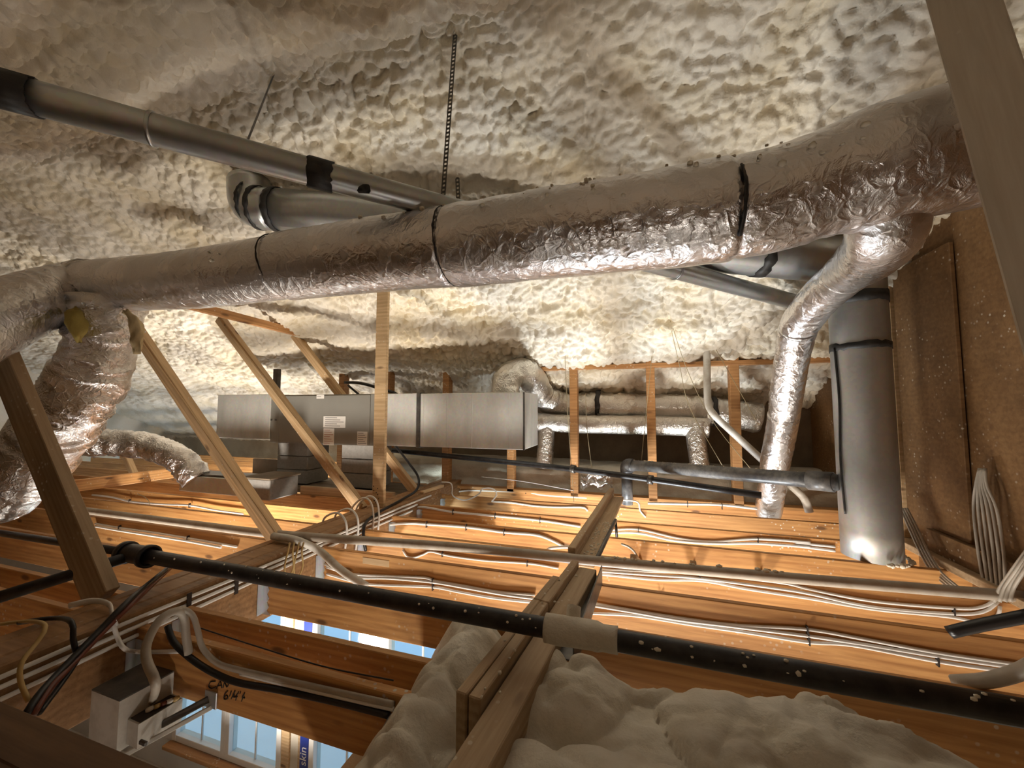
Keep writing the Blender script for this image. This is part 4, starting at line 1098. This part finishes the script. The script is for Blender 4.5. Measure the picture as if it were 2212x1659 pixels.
# cables along the right side of the beam
for k, (z, lab) in enumerate(((0.045, "uppermost white cable running along the side of the beam"), (0.012, "middle white cable running along the side of the beam"), (-0.028, "lowest white cable running along the side of the beam"))):
    pts = [(-2.309, y, z - 0.012 * (y < 1.2) + 0.006 * math.sin(y * 2.3 + k)) for y in (0.3, 0.8, 1.25, 1.7, 2.15, 2.7, 3.2, 3.7, 4.1 - 0.3 * k)]
    cable(lab, pts, 0.0095, "white_cable", group="cables along the beam side", staples=[(-2.300, 1.52, z), (-2.300, 1.78, z)], flat=1.0)
for k, (y, lab) in enumerate(((2.72, "cable arching over the beam top, nearest the second brace"), (2.86, "cable arching over the beam top, midway between braces"), (3.06, "cable arching over the beam top, next to the post foot"), (3.14, "cable arching highest over the beam beside the post foot"))):
    hh = 0.14 + 0.05 * (k > 1)
    cable(lab, [(-2.30, y - 0.05, -0.2), (-2.295, y - 0.02, 0.03), (-2.34, y, hh), (-2.46, y + 0.03, hh + 0.03), (-2.60, y + 0.05, 0.10), (-2.64, y + 0.08, -0.05)], 0.009, "white_cable", group="cables arching over the beam")
for k in range(4):
    x = 618 + 10 * k
    cable(["leftmost tan cable hanging under the second brace foot", "second tan cable hanging under the second brace foot", "third tan cable hanging under the second brace foot", "rightmost tan cable hanging under the second brace foot"][k],
          [PX(x + 8, 1172, -2.29), PX(x + 4, 1190, -2.27), PX(x + (6 if k % 2 else -3), 1222, -2.26), PX(x - 2, 1246, -2.26)], 0.006, "tan_cable", group="tan cables at the brace foot")
cable("black cable draped down the rear brace and looping along the beam", [PY(752, 832, 4.05), PY(790, 868, 4.05), PY(836, 938, 4.05), PY(880, 996, 4.05), PY(903, 1030, 4.02), PX(900, 1058, -2.36), PX(870, 1078, -2.38), PX(820, 1106, -2.33), PX(790, 1130, -2.29), PX(785, 1160, -2.27), PX(790, 1190, -2.26)], 0.014, "black_cable")
# lower left: wires over the beam
cable("reddish brown cable in the bundle falling over the beam at lower left", [PZ(372, 1222, 0.13), PZ(300, 1290, 0.14), PX(235, 1352, -2.27), PX(160, 1430, -2.22), PX(105, 1490, -2.15), PX(70, 1545, -2.1)], 0.013, "red_brown_cable")
cable("thick black cable falling over the beam at lower left", [PZ(362, 1228, 0.15), PZ(280, 1296, 0.15), PX(215, 1362, -2.26), PX(130, 1450, -2.2), PX(85, 1500, -2.14), PX(55, 1545, -2.1)], 0.013, "black_cable")
cable("black cable fanning rightmost out of the lower left bundle", [PX(185, 1395, -2.27), PX(158, 1440, -2.23), PX(130, 1480, -2.2), PX(85, 1540, -2.1)], 0.010, "black_cable")
cable("black wire bent over the beam beside the tan wire", [PZ(40, 1345, 0.1), PZ(120, 1335, 0.11), PX(155, 1345, -2.3), PX(158, 1380, -2.27), PX(165, 1410, -2.25)], 0.010, "black_cable")
cable("tan wire hanging in a curve at the left edge", [PZ(-30, 1352, 0.10), PZ(60, 1342, 0.11), PX(98, 1352, -2.29), PX(82, 1385, -2.26), PX(48, 1430, -2.22), PX(44, 1470, -2.2), PX(62, 1515, -2.15)], 0.008, "tan_cable")
cable("flat white cable sheath lying over the beam behind the nearest brace foot", [PZ(150, 1308, 0.10), PZ(200, 1298, 0.12), PZ(235, 1305, 0.11), PX(243, 1330, -2.29), PX(250, 1350, -2.28)], 0.014, "white_cable", flat=0.5)
cable("white cable bent round the joist hanger under the beam", [PX(243, 1345, -2.28), PX(255, 1380, -2.27), PX(270, 1402, -2.2), PY(300, 1408, 1.29), PY(388, 1407, 1.285)], 0.009, "white_cable")
cable("thick grey flexible conduit looping up from the light housing", [PZ(305, 1545, -0.30), PZ(330, 1510, -0.2), PY(336, 1475, 1.05), PY(318, 1430, 1.05), PY(318, 1390, 1.07), PY(345, 1340, 1.12), PY(380, 1320, 1.18), PY(398, 1335, 1.24), PY(402, 1375, 1.26), PY(408, 1412, 1.27)], 0.016, "dull_cable")
cable("grey cable arching off the loop and running along the marked joist", [PY(345, 1345, 1.14), PY(385, 1316, 1.2), PY(415, 1328, 1.25), PY(428, 1365, 1.26), PY(438, 1400, 1.27), PY(470, 1432, 1.28), PY(520, 1448, 1.28), PY(640, 1475, 1.285), PY(760, 1502, 1.285), PY(850, 1522, 1.285)], 0.011, "dull_cable", flat=1.3)
cable("white cable paired with the grey one along the marked joist", [PY(520, 1455, 1.282), PY(640, 1484, 1.282), PY(760, 1512, 1.282), PY(850, 1532, 1.282)], 0.008, "white_cable")
cable("black cable sagging along the marked joist", [PY(362, 1352, 1.28), PY(376, 1388, 1.27), PY(420, 1428, 1.27), PY(470, 1458, 1.27), PY(520, 1476, 1.275), PY(600, 1490, 1.28), PY(720, 1515, 1.28), PY(840, 1545, 1.28)], 0.013, "black_cable")
cable("thin dark wire lying along the top of the joist beside the window strip", [PZ(430, 1356, 0.012), PZ(560, 1398, 0.012), PZ(700, 1440, 0.012), PZ(850, 1470, 0.012)], 0.003, "black_cable")
# left bay
cable("white cable clipped high on a joist left of the second brace", SD([(220, 350), (400, 370), (600, 415), (900, 440), (1150, 450), (1400, 495), (1660, 530)], near_face[3.38] - 0.03), 0.011, "white_cable", staples=SD([(578, 410), (1150, 450)], near_face[3.38] - 0.03))
cable("upper of two pale cables lying on a joist left of the beam", SD([(250, 625), (480, 665), (800, 710), (1140, 765), (1600, 845)], near_face[2.48]), 0.010, "white_cable", group=G, staples=SD([(480, 665), (1135, 765)], near_face[2.48]))
cable("lower of two pale cables lying on a joist left of the beam", SD([(250, 650), (480, 690), (800, 740), (1120, 790), (1450, 850)], near_face[2.48] - 0.01), 0.010, "white_cable", group=G)
cable("thin curled wire rising off the far left joists", SD([(650, 340), (720, 370), (765, 430), (765, 520)], 3.1), 0.004, "string")
# right wall bundles
def bundle(labels, tops, bots, mids, X, r, mat):
    for k, lab in enumerate(labels):
        o = (k - (len(labels) - 1) / 2)
        pts = [PX(tops[0] + o * tops[2], tops[1], X - 0.02)] + [PX(m[0] + o * m[2], m[1], X - 0.03 - 0.004 * (k % 2)) for m in mids] + [PX(bots[0] + o * bots[2], bots[1], X - 0.05)]
        cable(lab, pts, r, mat, group="cable bundles by the plywood wall")
ords = ["first", "second", "third", "fourth", "fifth", "sixth"]
bundle(["%s cable from the left in the fanned bundle on the plywood wall" % w for w in ords], (2122, 1012, 2.5), (2150, 1275, 9), [(2120, 1050, 5), (2128, 1100, 10), (2140, 1190, 11)], 1.98, 0.008, "dull_cable")
bundle(["%s cable from the left in the slack bundle behind the flue" % w for w in ords[:4]], (1952, 1098, 5), (2058, 1268, 8), [(1972, 1140, 6), (1995, 1190, 6), (2022, 1235, 7)], 1.9, 0.007, "dull_cable")
bundle(["%s cable from the left in the bundle at the right edge" % w for w in ords[:4]], (2240, 1175, 8), (2165, 1300, 12), [(2205, 1225, 9), (2175, 1270, 10)], 1.86, 0.008, "dull_cable")
cable("fat black hose entering over the joists at the right edge", [PY(2050, 1366, 2.40), PY(2110, 1352, 2.36), PY(2230, 1328, 2.28)], 0.026, "black_cable", cat="hose")
cable("pale grey conduit curving in at the lower right edge", [PY(2235, 1435, 1.9), PY(2190, 1455, 1.96), PY(2130, 1470, 2.0), PY(2060, 1474, 2.05)], 0.026, "dull_cable", cat="conduit")
# thin hanging wires in front of the knee wall
for lab, pts in (("thin wire hanging left of the bright foam patch to the iron pipe", [(1218, 670, 4.2), (1220, 760, 4.5), (1228, 920, 4.5), (1240, 1085, 4.5)]),
                 ("thin wire slanting from the foam past the drain pipe, left one", [(1445, 690, 4.2), (1468, 790, 4.4), (1490, 880, 4.4), (1560, 1005, 4.3)]),
                 ("thin wire slanting from the foam past the drain pipe, right one", [(1448, 692, 4.2), (1485, 800, 4.4), (1540, 910, 4.4), (1640, 1035, 4.2)]),
                 ("thin wire slanting behind the drain pipe to the third stud", [(1535, 735, 4.5), (1575, 805, 4.6), (1640, 920, 4.6)]),
                 ("thin wire hanging behind the lower foil duct between studs", [(1265, 850, 4.9), (1268, 925, 4.95), (1278, 1010, 4.95)]),
                 ("thin wire hanging beside the second stud right of the plenum", [(1408, 770, 4.6), (1395, 900, 4.7), (1385, 1000, 4.7)])):
    cable(lab, [PY(*p) for p in pts], 0.0032, "string", cat="wire", name="thin_wire", step=0.1)
cable("thin pale wire stretched from the beam end to the knee wall", [PY(1040, 1030, 4.6), PY(1130, 1040, 4.65), PY(1240, 1060, 4.78)], 0.004, "white_cable", cat="wire")
